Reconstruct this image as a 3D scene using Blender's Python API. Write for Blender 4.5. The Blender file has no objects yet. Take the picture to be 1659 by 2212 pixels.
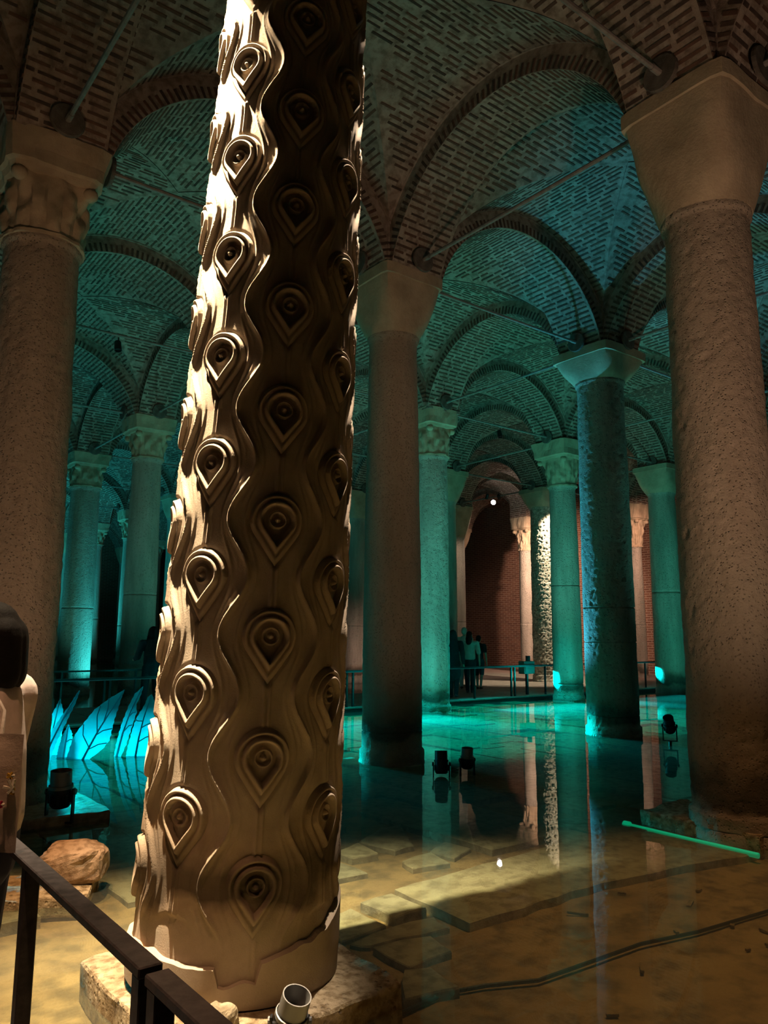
import bpy, math, random
import numpy as np
from mathutils import Vector, Matrix, noise

random.seed(7); rng = np.random.default_rng(7)
scene = bpy.context.scene
COL = scene.collection
PI = math.pi

# ------------------------------------------------------------------ camera, world, exposure
CAM = Vector((-1.8682, -3.6211, 1.697)); YAW, PITCH, ROLL, FPX = .9111, .1571, .0047, 1667.86
FWD = Vector((math.cos(YAW), math.sin(YAW), 0)); RIGHT = Vector((math.sin(YAW), -math.cos(YAW), 0))
_f = Vector((math.cos(YAW)*math.cos(PITCH), math.sin(YAW)*math.cos(PITCH), math.sin(PITCH)))
_u = RIGHT.cross(_f)
_r2 = math.cos(ROLL)*RIGHT + math.sin(ROLL)*_u; _u2 = -math.sin(ROLL)*RIGHT + math.cos(ROLL)*_u
cd = bpy.data.cameras.new('camera'); cam = bpy.data.objects.new('camera', cd); COL.objects.link(cam)
m = Matrix((_r2, _u2, -_f)).transposed().to_4x4(); m.translation = CAM; cam.matrix_world = m
cd.sensor_fit = 'HORIZONTAL'; cd.sensor_width = 36; cd.lens = 36*FPX/1659; cd.clip_start = .05; cd.clip_end = 200
scene.camera = cam
w = bpy.data.worlds.new('world'); scene.world = w; w.use_nodes = True
w.node_tree.nodes['Background'].inputs[0].default_value = (.05, .06, .055, 1)
w.node_tree.nodes['Background'].inputs[1].default_value = .02
scene.view_settings.view_transform = 'Standard'; scene.view_settings.look = 'None'
scene.view_settings.gamma = 1; scene.view_settings.exposure = 0.0; scene.view_settings.use_curve_mapping = False
try:
    scene.cycles.sample_clamp_indirect = 3.0; scene.cycles.caustics_reflective = False; scene.cycles.caustics_refractive = False
    scene.cycles.max_bounces = 6; scene.cycles.diffuse_bounces = 3; scene.cycles.transparent_max_bounces = 12
except Exception: pass

def light(name, kind, loc, energy, color, target=None, radius=.06, cone=None, blend=.5, size=None):
    ld = bpy.data.lights.new(name, kind); ld.energy = energy; ld.color = color
    if kind in ('POINT', 'SPOT'): ld.shadow_soft_size = radius
    if kind == 'SPOT': ld.spot_size = math.radians(cone or 90); ld.spot_blend = blend
    if kind == 'AREA':
        ld.shape = 'RECTANGLE'; ld.size, ld.size_y = size
    o = bpy.data.objects.new(name, ld); COL.objects.link(o); o.location = loc
    if target is not None:
        d = Vector(target) - Vector(loc); o.rotation_euler = d.to_track_quat('-Z', 'Y').to_euler()
    return o

WARM = (1, .62, .34); WHITE = (1, .80, .56); TEAL = (.02, .80, .56); CYAN = (.0, .78, .86); GREEN = (.05, .85, .45)
SX, SY = 4.9, 4.871
# overhead warm lamps hung over the visitors' platform, lighting floor, plinth, rock and rail from above
light('overhead_warm_light', 'SPOT', (-1.25, 1.2, 6.6), 1500, (1, .48, .18), (-1.05, 1.1, 0), .10, 33, .5)
light('overhead_rail_light', 'SPOT', (-1.9, -1.8, 6.6), 520, (1, .52, .26), (-1.5, -1.3, 0), .10, 34, .5)
light('overhead_front_light', 'SPOT', (3.0, -1.3, 6.6), 700, (1, .50, .20), (2.8, -1.15, 0), .10, 44, .7)
light('right_column_light', 'SPOT', (1.7, -3.7, .5), 340, (1, .66, .43), (4.9, 0, 4.2), .12, 62, .8)
light('left_column_light', 'SPOT', (-1.3, .2, .4), 210, (1, .60, .38), (0, 4.87, 3.6), .12, 62, .8)
light('middle_column_light', 'SPOT', (2.6, -3.0, .4), 190, (1, .66, .42), (4.85, 4.87, 3.2), .10, 34, .8)
for _n, _x, _l, _e in (('walkway_strip_light', 2.2, 13.0, 1700), ('walkway_strip_light_mid', 9.2, 2.2, 520), ('walkway_strip_light_right', 13.7, 5.0, 1200), ('walkway_strip_light_end', 19.3, 5.4, 420)):
    _a = light(_n, 'AREA', (_x, 10.66, .80), _e, CYAN, (_x, 8.1, 0), size=(_l, .02)); _a.data.spread = math.radians(30)  # walkway edge glow raised to rail height so it reaches over the water
light('vault_fill_light', 'SPOT', (3.4, -3.2, .5), 110, (1, .52, .38), (3.6, 3.0, 8.3), .15, 60, .9)  # added uplight, stands in for warm spill on the near vault

# ------------------------------------------------------------------ helpers
def props(o, label=None, cat=None, group=None, kind=None):
    if label: o['label'] = label
    if cat: o['category'] = cat
    if group: o['group'] = group
    if kind: o['kind'] = kind
    return o

def empty(name, loc=(0, 0, 0), rz=0, parent=None):
    o = bpy.data.objects.new(name, None); COL.objects.link(o); o.location = loc; o.rotation_euler = (0, 0, rz)
    o.empty_display_size = .1
    if parent: o.parent = parent
    return o

def link(name, me, parent=None, loc=None, rot=None, scale=None):
    o = bpy.data.objects.new(name, me); COL.objects.link(o)
    if parent: o.parent = parent
    if loc is not None: o.location = loc
    if rot is not None: o.rotation_euler = rot
    if scale is not None: o.scale = scale
    return o

class MB:
    def __init__(s): s.v = []; s.f = []; s.n = 0
    def add(s, v, f):
        v = np.asarray(v, float).reshape(-1, 3); s.v.append(v)
        s.f += [tuple(i+s.n for i in q) for q in f]; s.n += len(v); return s
    def box(s, c, d, M=None):
        c = np.array(c, float); d = np.array(d, float)/2
        v = np.array([(x, y, z) for x in (-1, 1) for y in (-1, 1) for z in (-1, 1)], float)*d
        if M is not None: v = v @ np.array(M).T
        return s.add(v+c, [(0, 1, 3, 2), (4, 6, 7, 5), (0, 4, 5, 1), (2, 3, 7, 6), (0, 2, 6, 4), (1, 5, 7, 3)])
    def bar(s, a, b, w, h, up=(0, 0, 1)):
        a, b = Vector(a), Vector(b); d = (b-a); L = d.length; d.normalize(); u = Vector(up)
        x = d.cross(u).normalized(); u = x.cross(d)
        M = np.array([d, x, u]).T
        return s.box((a+b)/2, (L, w, h), M)
    def lathe(s, prof, n=24, M=None, caps=True, off=(0, 0, 0)):
        t = np.arange(n)*2*PI/n; v = []
        for r, z in prof: v.append(np.stack([r*np.cos(t), r*np.sin(t), np.full(n, z)], 1))
        v = np.concatenate(v)
        if M is not None: v = v @ np.array(M).T
        f = [(i*n+j, i*n+(j+1) % n, (i+1)*n+(j+1) % n, (i+1)*n+j) for i in range(len(prof)-1) for j in range(n)]
        if caps: f += [tuple(range(n))[::-1], tuple((len(prof)-1)*n+j for j in range(n))]
        return s.add(v+np.array(off), f)
    def tube(s, pts, r, n=8, caps=True):
        pts = [Vector(p) for p in pts]; rs = r if hasattr(r, '__len__') else [r]*len(pts)
        v = []; ref = Vector((0, 0, 1))
        for i, p in enumerate(pts):
            d = (pts[min(i+1, len(pts)-1)] - pts[max(i-1, 0)]).normalized()
            rr = ref if abs(d.dot(ref)) < .95 else Vector((1, 0, 0))
            x = d.cross(rr).normalized(); y = x.cross(d)
            for j in range(n):
                a = 2*PI*j/n; v.append(p + (x*math.cos(a)+y*math.sin(a))*rs[i])
        f = [(i*n+j, i*n+(j+1) % n, (i+1)*n+(j+1) % n, (i+1)*n+j) for i in range(len(pts)-1) for j in range(n)]
        if caps: f += [tuple(range(n))[::-1], tuple((len(pts)-1)*n+j for j in range(n))]
        return s.add([tuple(q) for q in v], f)
    def ball(s, c, r, n=12, m=8):
        r = np.array(r if hasattr(r, '__len__') else (r, r, r), float)
        v = [(0, 0, -1)]; f = []
        for i in range(1, m):
            a = -PI/2+PI*i/m
            for j in range(n): v.append((math.cos(a)*math.cos(2*PI*j/n), math.cos(a)*math.sin(2*PI*j/n), math.sin(a)))
        v.append((0, 0, 1)); N = len(v)-1
        for j in range(n):
            k = (j+1) % n
            f.append((0, 1+k, 1+j)); f.append((N, N-n+j, N-n+k))
            for i in range(m-2): f.append((1+i*n+j, 1+i*n+k, 1+(i+1)*n+k, 1+(i+1)*n+j))
        return s.add(np.array(v)*r+np.array(c), f)
    def grid(s, V, nu, nv, wrap=False):
        f = []
        for i in range(nu-1):
            for j in range(nv if wrap else nv-1):
                k = (j+1) % nv
                f.append((i*nv+j, i*nv+k, (i+1)*nv+k, (i+1)*nv+j))
        return s.add(V, f)
    def mesh(s, name, mat, smooth=False):
        me = bpy.data.meshes.new(name); me.from_pydata(np.concatenate(s.v).tolist(), [], s.f)
        if mat: me.materials.append(mat)
        if smooth: me.polygons.foreach_set('use_smooth', [True]*len(me.polygons))
        me.update()
        if smooth: me.set_sharp_from_angle(angle=math.radians(40))
        return me
    def obj(s, name, mat, parent=None, smooth=False, loc=None, rot=None):
        return link(name, s.mesh(name, mat, smooth), parent, loc, rot)

def bevel(o, w=.005, seg=1):
    b = o.modifiers.new('bevel', 'BEVEL'); b.width = w; b.segments = seg; b.limit_method = 'ANGLE'; return o

def quadmesh(name, V, F, mat, smooth=True):
    """fast path for large grids: V (n,3), F (m,4) numpy arrays"""
    me = bpy.data.meshes.new(name); n, q = len(V), len(F)
    me.vertices.add(n); me.vertices.foreach_set('co', np.asarray(V, np.float32).ravel())
    me.loops.add(q*4); me.loops.foreach_set('vertex_index', np.asarray(F, np.int32).ravel())
    me.polygons.add(q); me.polygons.foreach_set('loop_start', np.arange(0, q*4, 4, dtype=np.int32))
    try: me.polygons.foreach_set('loop_total', np.full(q, 4, np.int32))
    except Exception: pass
    me.polygons.foreach_set('use_smooth', np.full(q, smooth)); me.materials.append(mat)
    me.update(calc_edges=True); me.validate(); return me

def gridfaces(nu, nv, wrap):
    i = np.arange(nu-1)[:, None]; j = np.arange(nv if wrap else nv-1)[None]; k = (j+1) % nv
    return np.stack([i*nv+j, i*nv+k, (i+1)*nv+k, (i+1)*nv+j], -1).reshape(-1, 4)

# ------------------------------------------------------------------ materials
def newmat(name):
    mt = bpy.data.materials.new(name); mt.use_nodes = True; nt = mt.node_tree
    b = nt.nodes['Principled BSDF']; return mt, nt, b

def N(nt, t, **kw):
    n = nt.nodes.new(t)
    for k, v in kw.items(): setattr(n, k, v)
    return n

def stone(name, c1, c2, scale=3, rough=.85, bump=.4, bscale=30, dark=None, streak=False, spots=0, dist=.02, c3=None, spec=.25, tide=None):
    mt, nt, b = newmat(name); L = nt.links.new
    tc = N(nt, 'ShaderNodeTexCoord'); mp = N(nt, 'ShaderNodeMapping'); L(tc.outputs['Object'], mp.inputs[0])
    if streak: mp.inputs['Scale'].default_value = (1, 1, .16)
    n1 = N(nt, 'ShaderNodeTexNoise'); n1.inputs['Scale'].default_value = scale; n1.inputs['Detail'].default_value = 8; n1.inputs['Roughness'].default_value = .65
    L(mp.outputs[0], n1.inputs['Vector'])
    r = N(nt, 'ShaderNodeValToRGB'); r.color_ramp.elements[0].position = .32; r.color_ramp.elements[1].position = .68
    r.color_ramp.elements[0].color = (*c1, 1); r.color_ramp.elements[1].color = (*c2, 1)
    if c3:
        e = r.color_ramp.elements.new(.5); e.color = (*c3, 1)
    L(n1.outputs[0], r.inputs[0])
    col = r.outputs[0]
    if dark:
        n2 = N(nt, 'ShaderNodeTexNoise'); n2.inputs['Scale'].default_value = scale*4.1; n2.inputs['Detail'].default_value = 6
        L(tc.outputs['Object'], n2.inputs['Vector'])
        r2 = N(nt, 'ShaderNodeValToRGB'); r2.color_ramp.elements[0].position = .36; r2.color_ramp.elements[1].position = .56
        L(n2.outputs[0], r2.inputs[0])
        mx = N(nt, 'ShaderNodeMix', data_type='RGBA'); L(r2.outputs[0], mx.inputs[0]); mx.inputs[6].default_value = (*dark, 1); L(col, mx.inputs[7]); col = mx.outputs[2]
    if tide:                                       # dark water-line stain left by higher water
        ge = N(nt, 'ShaderNodeNewGeometry'); sp = N(nt, 'ShaderNodeSeparateXYZ'); L(ge.outputs['Position'], sp.inputs[0])
        nw = N(nt, 'ShaderNodeTexNoise'); nw.inputs['Scale'].default_value = 2.6; nw.inputs['Detail'].default_value = 5; L(ge.outputs['Position'], nw.inputs['Vector'])
        zz_ = N(nt, 'ShaderNodeMath', operation='MULTIPLY_ADD'); L(nw.outputs[0], zz_.inputs[0]); zz_.inputs[1].default_value = tide[1]; L(sp.outputs['Z'], zz_.inputs[2])
        rt_ = N(nt, 'ShaderNodeMapRange'); rt_.inputs['From Min'].default_value = tide[0]-tide[2]; rt_.inputs['From Max'].default_value = tide[0]+tide[2]; L(zz_.outputs[0], rt_.inputs['Value'])
        rp = N(nt, 'ShaderNodeValToRGB'); e0, e1 = rp.color_ramp.elements; e0.position = 0; e0.color = (.85, .85, .85, 1); e1.position = 1; e1.color = (1, 1, 1, 1)
        for p_, v_ in ((.18, .80), (.30, .28), (.55, .34), (.80, .85)):
            q_ = rp.color_ramp.elements.new(p_); q_.color = (v_, v_*.95, v_*.9, 1)
        L(rt_.outputs[0], rp.inputs[0])
        mt_ = N(nt, 'ShaderNodeMix', data_type='RGBA', blend_type='MULTIPLY'); mt_.inputs[0].default_value = 1; L(col, mt_.inputs[6]); L(rp.outputs[0], mt_.inputs[7]); col = mt_.outputs[2]
    L(col, b.inputs['Base Color']); b.inputs['Roughness'].default_value = rough; b.inputs['Specular IOR Level'].default_value = spec
    nb = N(nt, 'ShaderNodeTexNoise'); nb.inputs['Scale'].default_value = bscale; nb.inputs['Detail'].default_value = 6; nb.inputs['Roughness'].default_value = .7
    L(tc.outputs['Object'], nb.inputs['Vector'])
    bp = N(nt, 'ShaderNodeBump'); bp.inputs['Strength'].default_value = bump; bp.inputs['Distance'].default_value = dist
    hsrc = nb.outputs[0]
    if spots:
        vo = N(nt, 'ShaderNodeTexVoronoi'); vo.inputs['Scale'].default_value = spots; L(tc.outputs['Object'], vo.inputs['Vector'])
        rr = N(nt, 'ShaderNodeValToRGB'); rr.color_ramp.elements[0].position = .05; rr.color_ramp.elements[1].position = .32; L(vo.outputs['Distance'], rr.inputs[0])
        ma = N(nt, 'ShaderNodeMath', operation='MULTIPLY_ADD'); L(rr.outputs[0], ma.inputs[0]); ma.inputs[1].default_value = .6; L(hsrc, ma.inputs[2]); hsrc = ma.outputs[0]
    L(hsrc, bp.inputs['Height']); L(bp.outputs[0], b.inputs['Normal'])
    return mt

def plain(name, c, rough=.5, metal=0, emit=None, es=1):
    mt, nt, b = newmat(name); b.inputs['Base Color'].default_value = (*c, 1); b.inputs['Roughness'].default_value = rough; b.inputs['Metallic'].default_value = metal
    if emit: b.inputs['Emission Color'].default_value = (*emit, 1); b.inputs['Emission Strength'].default_value = es
    return mt

def fabric(name, c, rough=.9, var=.25, bump=.3, scale=14):
    mt = stone(name, tuple(x*(1-var) for x in c), c, scale, rough, bump, 60, dist=.004); return mt

M_col = stone('column_marble_warm', (.34, .28, .215), (.48, .41, .325), 2.2, .85, 1.0, 24, streak=True, spots=34, dist=.025, tide=(.75, .55, .34))
M_col2 = stone('column_marble_grey', (.30, .285, .24), (.54, .51, .44), 3.0, .85, 1.0, 16, streak=True, spots=18, dist=.03, tide=(.65, .5, .28))
M_rough = stone('column_rough_hewn', (.45, .40, .33), (.72, .65, .55), 3, .85, .8, 14, dark=(.30, .25, .2), spots=16, dist=.05)
M_cap = stone('capital_stone', (.36, .29, .20), (.54, .45, .32), 2.6, .85, .6, 18, dist=.02)
M_weep = stone('carved_column_stone', (.50, .40, .30), (.66, .54, .42), 5, .85, .6, 130, dist=.006, spec=.12, tide=(.93, .5, .26))
M_mort = stone('vault_mortar', (.28, .23, .19), (.44, .37, .31), 2.5, .95, .7, 16, dark=(.20, .155, .125), dist=.03)
BR = [stone('vault_brick_%s' % n, a, b_, 6, .95, .5, 40, dist=.01) for n, a, b_ in
      (('umber', (.075, .048, .036), (.14, .09, .068)), ('rust', (.10, .055, .04), (.17, .10, .07)), ('soot', (.05, .036, .03), (.10, .07, .055)))]
M_iron = stone('iron_rod', (.16, .15, .14), (.30, .28, .26), 8, .55, .2, 60)
M_plate = stone('anchor_plate_wood', (.08, .07, .06), (.17, .15, .13), 12, .8, .4, 60)
M_black = plain('black_steel', (.012, .012, .014), .35, .3)
M_rail = stone('painted_rail', (.05, .047, .052), (.12, .11, .12), 30, .38, .15, 120, dist=.002)
M_lampgrey = plain('lamp_grey', (.16, .155, .15), .45, .4)
M_deck = stone('deck_boards', (.16, .13, .11), (.26, .22, .19), 4, .7, .3, 30)
M_slab = stone('paving_slab', (.32, .25, .16), (.48, .39, .26), 2.4, .6, .6, 14, dark=(.24, .18, .11), dist=.03)
M_slab2 = stone('paving_slab_grey', (.28, .225, .15), (.42, .345, .24), 2.8, .6, .6, 14, dark=(.20, .155, .10), dist=.03)
M_silt = stone('silt_floor', (.26, .15, .065), (.40, .25, .115), 1.6, .7, .7, 7, dark=(.18, .11, .05), dist=.04)
M_plinth = stone('plinth_stone', (.34, .26, .15), (.62, .50, .33), 5, .85, 1.0, 26, dark=(.24, .17, .09), spots=30, dist=.03)
M_rock = stone('rubble_rock', (.40, .28, .19), (.62, .46, .33), 4, .9, .8, 18, dark=(.28, .19, .12), dist=.02)
M_hair = stone('dark_hair', (.006, .005, .005), (.012, .010, .009), 20, .7, .5, 80, dist=.005, spec=.1)
M_skin = stone('skin', (.50, .31, .23), (.56, .36, .27), 8, .55, .05, 60)
M_shirt = fabric('pale_pink_shirt', (.74, .60, .56))
M_bag = fabric('cream_canvas', (.72, .60, .52), bump=.5)
M_darkcloth = fabric('black_cloth', (.012, .012, .015))
M_navy = fabric('navy_cloth', (.02, .02, .05))
M_whitecloth = fabric('white_cloth', (.55, .55, .52))
M_greencloth = fabric('pale_green_cloth', (.30, .50, .40))
M_shoe = plain('dark_shoe', (.02, .018, .016), .6)
M_led = plain('added_cyan_led', (.03, .08, .08), .4, 0, (.05, .3, .35), .05)
M_bulb = plain('lamp_bulb', (1, 1, 1), .4, 0, (1, .95, .88), 60)
M_greentube = plain('green_tube', (.05, .45, .22), .35, 0, (.0, .40, .17), .5)

# brick wall
def brickwall(name):
    mt, nt, b = newmat(name); L = nt.links.new
    tc = N(nt, 'ShaderNodeTexCoord'); mp = N(nt, 'ShaderNodeMapping'); L(tc.outputs['UV'], mp.inputs[0])
    br = N(nt, 'ShaderNodeTexBrick'); L(tc.outputs['UV'], br.inputs['Vector'])
    br.inputs['Color1'].default_value = (.20, .095, .06, 1); br.inputs['Color2'].default_value = (.13, .06, .042, 1); br.inputs['Mortar'].default_value = (.30, .21, .16, 1)
    br.inputs['Scale'].default_value = 1; br.inputs['Brick Width'].default_value = .36; br.inputs['Row Height'].default_value = .10; br.inputs['Mortar Size'].default_value = .018
    n = N(nt, 'ShaderNodeTexNoise'); n.inputs['Scale'].default_value = 1.5; n.inputs['Detail'].default_value = 6; L(tc.outputs['UV'], n.inputs['Vector'])
    mx = N(nt, 'ShaderNodeMix', data_type='RGBA', blend_type='MULTIPLY'); mx.inputs[0].default_value = .6; L(br.outputs[0], mx.inputs[6]); L(n.outputs[0], mx.inputs[7])
    mu = N(nt, 'ShaderNodeMix', data_type='RGBA', blend_type='ADD'); mu.inputs[0].default_value = .35; L(mx.outputs[2], mu.inputs[6]); L(br.outputs[0], mu.inputs[7])
    L(mu.outputs[2], b.inputs['Base Color']); b.inputs['Roughness'].default_value = .9
    bp = N(nt, 'ShaderNodeBump'); bp.inputs['Strength'].default_value = .6; bp.inputs['Distance'].default_value = .02; bp.invert = True; L(br.outputs['Fac'], bp.inputs['Height']); L(bp.outputs[0], b.inputs['Normal'])
    return mt
M_wall = brickwall('cistern_brick_wall')

# shallow water: clear layer with a mirror sheen that follows Fresnel
def watermat():
    mt, nt, b = newmat('still_water'); L = nt.links.new; nt.nodes.remove(b)
    out = nt.nodes['Material Output']
    tr = N(nt, 'ShaderNodeBsdfTransparent'); tr.inputs[0].default_value = (.80, .90, .80, 1)
    gl = N(nt, 'ShaderNodeBsdfGlossy'); gl.inputs['Roughness'].default_value = .015
    fr = N(nt, 'ShaderNodeFresnel'); fr.inputs[0].default_value = 1.36
    tc = N(nt, 'ShaderNodeTexCoord'); n = N(nt, 'ShaderNodeTexNoise'); n.inputs['Scale'].default_value = 1.3; n.inputs['Detail'].default_value = 2
    L(tc.outputs['Object'], n.inputs['Vector'])
    bp = N(nt, 'ShaderNodeBump'); bp.inputs['Strength'].default_value = .012; bp.inputs['Distance'].default_value = .1; L(n.outputs[0], bp.inputs['Height'])
    L(bp.outputs[0], gl.inputs['Normal']); L(bp.outputs[0], fr.inputs['Normal'])
    df = N(nt, 'ShaderNodeBsdfDiffuse'); df.inputs[0].default_value = (.42, .46, .38, 1)
    m0 = N(nt, 'ShaderNodeMixShader'); m0.inputs[0].default_value = .07; L(tr.outputs[0], m0.inputs[1]); L(df.outputs[0], m0.inputs[2])
    mx = N(nt, 'ShaderNodeMixShader'); L(fr.outputs[0], mx.inputs[0]); L(m0.outputs[0], mx.inputs[1]); L(gl.outputs[0], mx.inputs[2]); L(mx.outputs[0], out.inputs['Surface'])
    return mt
M_water = watermat()

def glassleaf():
    mt, nt, b = newmat('cyan_glass'); L = nt.links.new
    out = nt.nodes['Material Output']
    b.inputs['Base Color'].default_value = (.05, .34, .38, 1); b.inputs['Roughness'].default_value = .25
    tl = N(nt, 'ShaderNodeBsdfTranslucent'); tl.inputs[0].default_value = (.05, .36, .42, 1)
    tp = N(nt, 'ShaderNodeBsdfTransparent'); tp.inputs[0].default_value = (.5, .9, .95, 1)
    m1 = N(nt, 'ShaderNodeMixShader'); m1.inputs[0].default_value = .5; L(b.outputs[0], m1.inputs[1]); L(tl.outputs[0], m1.inputs[2])
    m2 = N(nt, 'ShaderNodeMixShader'); m2.inputs[0].default_value = .2; L(m1.outputs[0], m2.inputs[1]); L(tp.outputs[0], m2.inputs[2]); L(m2.outputs[0], out.inputs['Surface'])
    return mt
M_glass = glassleaf()
M_vein = plain('deep_teal_glass', (.01, .16, .22), .3)

# ------------------------------------------------------------------ floor, water
fl = MB(); nx, ny = 90, 90
gx, gy = np.meshgrid(np.linspace(-7, 30, nx), np.linspace(-7, 48, ny), indexing='ij')
gz = np.array([[-.075 + .025*noise.noise((x*.7, y*.7, 3)) for y in gy[0]] for x in gx[:, 0]])
floor = link('floor', quadmesh('floor', np.stack([gx, gy, gz], -1).reshape(-1, 3), gridfaces(nx, ny, False)[:, ::-1], M_silt))
props(floor, 'silty stone floor of the flooded cistern', 'floor', kind='structure')
wat = MB().add([(-7, -7, 0), (30, -7, 0), (30, 48, 0), (-7, 48, 0)], [(0, 1, 2, 3)]).obj('water', M_water)
props(wat, 'clear shallow still water covering the cistern floor', 'water', kind='stuff')

def slab_poly(name, pts, z0, z1, mat, parent=floor):
    pts = [Vector((p[0], p[1], 0)) for p in pts]
    # subdivide and roughen the rim
    rim = []
    for i, a in enumerate(pts):
        b = pts[(i+1) % len(pts)]; k = max(2, int((b-a).length/.16))
        for t in range(k):
            p = a.lerp(b, t/k)
            if t: p = p + Vector((random.uniform(-.02, .02), random.uniform(-.02, .02), 0))
            rim.append(p)
    n = len(rim); c = sum(rim, Vector())/n
    mb = MB(); V = [(p.x, p.y, z0) for p in rim]
    V += [(p.x, p.y, z1-.008+random.uniform(-.003, .003)) for p in rim]
    V += [tuple((p*.97+c*.03).to_tuple()[:2])+(z1+random.uniform(-.002, .002),) for p in rim]
    F = [(i, (i+1) % n, n+(i+1) % n, n+i) for i in range(n)] + [(n+i, n+(i+1) % n, 2*n+(i+1) % n, 2*n+i) for i in range(n)] + [tuple(range(2*n, 3*n))]
    return mb.add(V, F).obj(name, mat, parent)
custom = [[(1.63, .75), (1.61, 0), (2.89, -.01), (3.57, -.11), (4.50, -.3), (4.50, .88), (3.29, .84), (1.99, .76)],
          [(.94, .08), (.93, -.25), (1.25, -.23), (1.30, 0)], [(1.01, .64), (1.22, .69), (1.22, .32), (.86, .27)],
          [(.66, -.54), (.87, -.28), (1.0, -.34), (.96, -.60)], [(2.11, 1.26), (2.06, 1.07), (2.38, 1.01), (2.46, 1.32)],
          [(2.49, 1.37), (2.51, 1.1), (2.82, 1.23), (2.79, 1.52)], [(1.80, 1.74), (1.83, 1.53), (2.07, 1.51), (2.13, 1.87)],
          [(2.17, 1.91), (2.26, 1.53), (2.47, 1.55), (2.86, 2.2), (2.59, 2.17)], [(.88, .22), (1.24, .28), (1.55, .25), (1.5, .06), (.95, .12)],
          [(1.30, .33), (1.29, .68), (1.56, .70), (1.56, .34)]]
for k, p in enumerate(custom):
    slab_poly('stone_slab', p, -.14, -.016-.012*(k % 3) if k else -.014, (M_slab, M_slab2)[k % 2])
# regular worn paving, laid in rows along y
def blocked(x, y):
    if x < 1.2 and y < 1.9: return True
    if y < .95 and 1.4 < x < 4.6: return True
    if y < 0 and x < 5: return True
    if math.hypot(x-2.3, y-1.5) < .75: return True
    return False
cnt = 0; far_slabs = MB()
x = -2.0
while x < 16:
    wdt = random.uniform(.42, .66); y = -2 + random.uniform(0, .5)
    while y < 13.5:
        ln = random.uniform(.6, 1.15); cx, cy = x+wdt/2, y+ln/2
        near = math.hypot(cx-CAM.x, cy-CAM.y); d = Vector((cx-CAM.x, cy-CAM.y, 0)); zz = d.dot(FWD); xx = d.dot(RIGHT)
        vis = zz > 2 and abs(xx) < zz*.55+.6
        if vis and not blocked(cx, cy) and random.random() < .93 and cy < 10.6:
            g = .012; top = -.022+random.uniform(-.022, .016)
            pts = [(x+g, y+g), (x+wdt-g, y+g+random.uniform(-.02, .02)), (x+wdt-g+random.uniform(-.02, .01), y+ln-g), (x+g, y+ln-g)]
            if cnt < 290 and zz < 11.5:
                slab_poly('stone_slab', pts, -.14, top, random.choice((M_slab, M_slab2))); cnt += 1
            else:
                far_slabs.box((cx, cy, top-.05), (wdt-2*g, ln-2*g, .1))
        y += ln
    x += wdt
props(far_slabs.obj('distant_paving', M_slab, floor), 'distant rows of worn paving slabs under teal water', kind='stuff')

# ------------------------------------------------------------------ walls
def wall(name, a, b, h, label):
    a, b = Vector(a), Vector(b); L = (b-a).length
    me = bpy.data.meshes.new(name); n = -(b-a).cross(Vector((0, 0, 1))).normalized()*.5
    v = [a, b, b+Vector((0, 0, h)), a+Vector((0, 0, h))]; v += [p+n for p in v]
    me.from_pydata([tuple(p) for p in v], [], [(0, 1, 2, 3), (5, 4, 7, 6), (4, 0, 3, 7), (1, 5, 6, 2), (3, 2, 6, 7), (4, 5, 1, 0)])
    uv = me.uv_layers.new(name='UVMap'); co = [(0, 0), (L, 0), (L, h), (0, h)]
    for p in me.polygons:
        for k, li in enumerate(p.loop_indices): uv.data[li].uv = co[k]
    me.materials.append(M_wall); o = link(name, me); props(o, label, 'wall', kind='structure'); return o
wall_right = wall('wall_right', (27.4, 46, -.2), (27.4, -6, -.2), 9.5, 'dark brick end wall of the cistern lit in warm brown')
wall_back = wall('wall_back', (-7, 46, -.2), (27.4, 46, -.2), 9.5, 'far brick wall behind the rows of teal columns')
wall_left = wall('wall_left', (-6.9, -7, -.2), (-6.9, 46, -.2), 9.5, 'brick side wall out past the left columns')
wall_front = wall('wall_front', (27.4, -6.9, -.2), (-7, -6.9, -.2), 9.5, 'brick wall behind the viewing platform')

# ------------------------------------------------------------------ brick vaults
ceiling = empty('ceiling'); props(ceiling, 'brick groin vaults on transverse arches over the cistern', 'ceiling', kind='structure')
ZC, RA, TH, HW = 6.3, 2.0, .30, .46          # arch centre height, intrados radius, ring depth, half width
RV = RA+TH; AX, AY = SX/2-HW, SY/2-HW         # vault radius, bay half sizes
RVX, RVY = math.hypot(AX, 1.15), math.hypot(AY, 1.15)

def web_frames():
    """(axis, sign) for the four webs; returns function mapping (theta, t) to point, normal"""
    out = []
    for ax in (0, 1):
        for sg in (-1, 1):
            Rc, A, B = (RVX, AX, AY) if ax == 0 else (RVY, AY, AX)
            out.append((ax, sg, Rc, A, B))
    return out

def web_pt(wf, th, y):
    ax, sg, Rc, A, B = wf
    c, z = Rc*math.sin(th), ZC+Rc*math.cos(th)
    return (c, sg*y, z) if ax == 0 else (sg*y, c, z)

def build_vault_shell():
    mb = MB()
    for wf in web_frames():
        ax, sg, Rc, A, B = wf; tm = math.asin(A/Rc); n = 33; V = []
        for i in range(n):
            th = -tm+2*tm*i/(n-1); c = abs(Rc*math.sin(th)); g = c*B/A
            for j in range(9): V.append(web_pt(wf, th, g+(B-g)*j/8))
        mb.grid(V, n, 9)
    return mb.mesh('vault_shell', M_mort, True)

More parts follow.
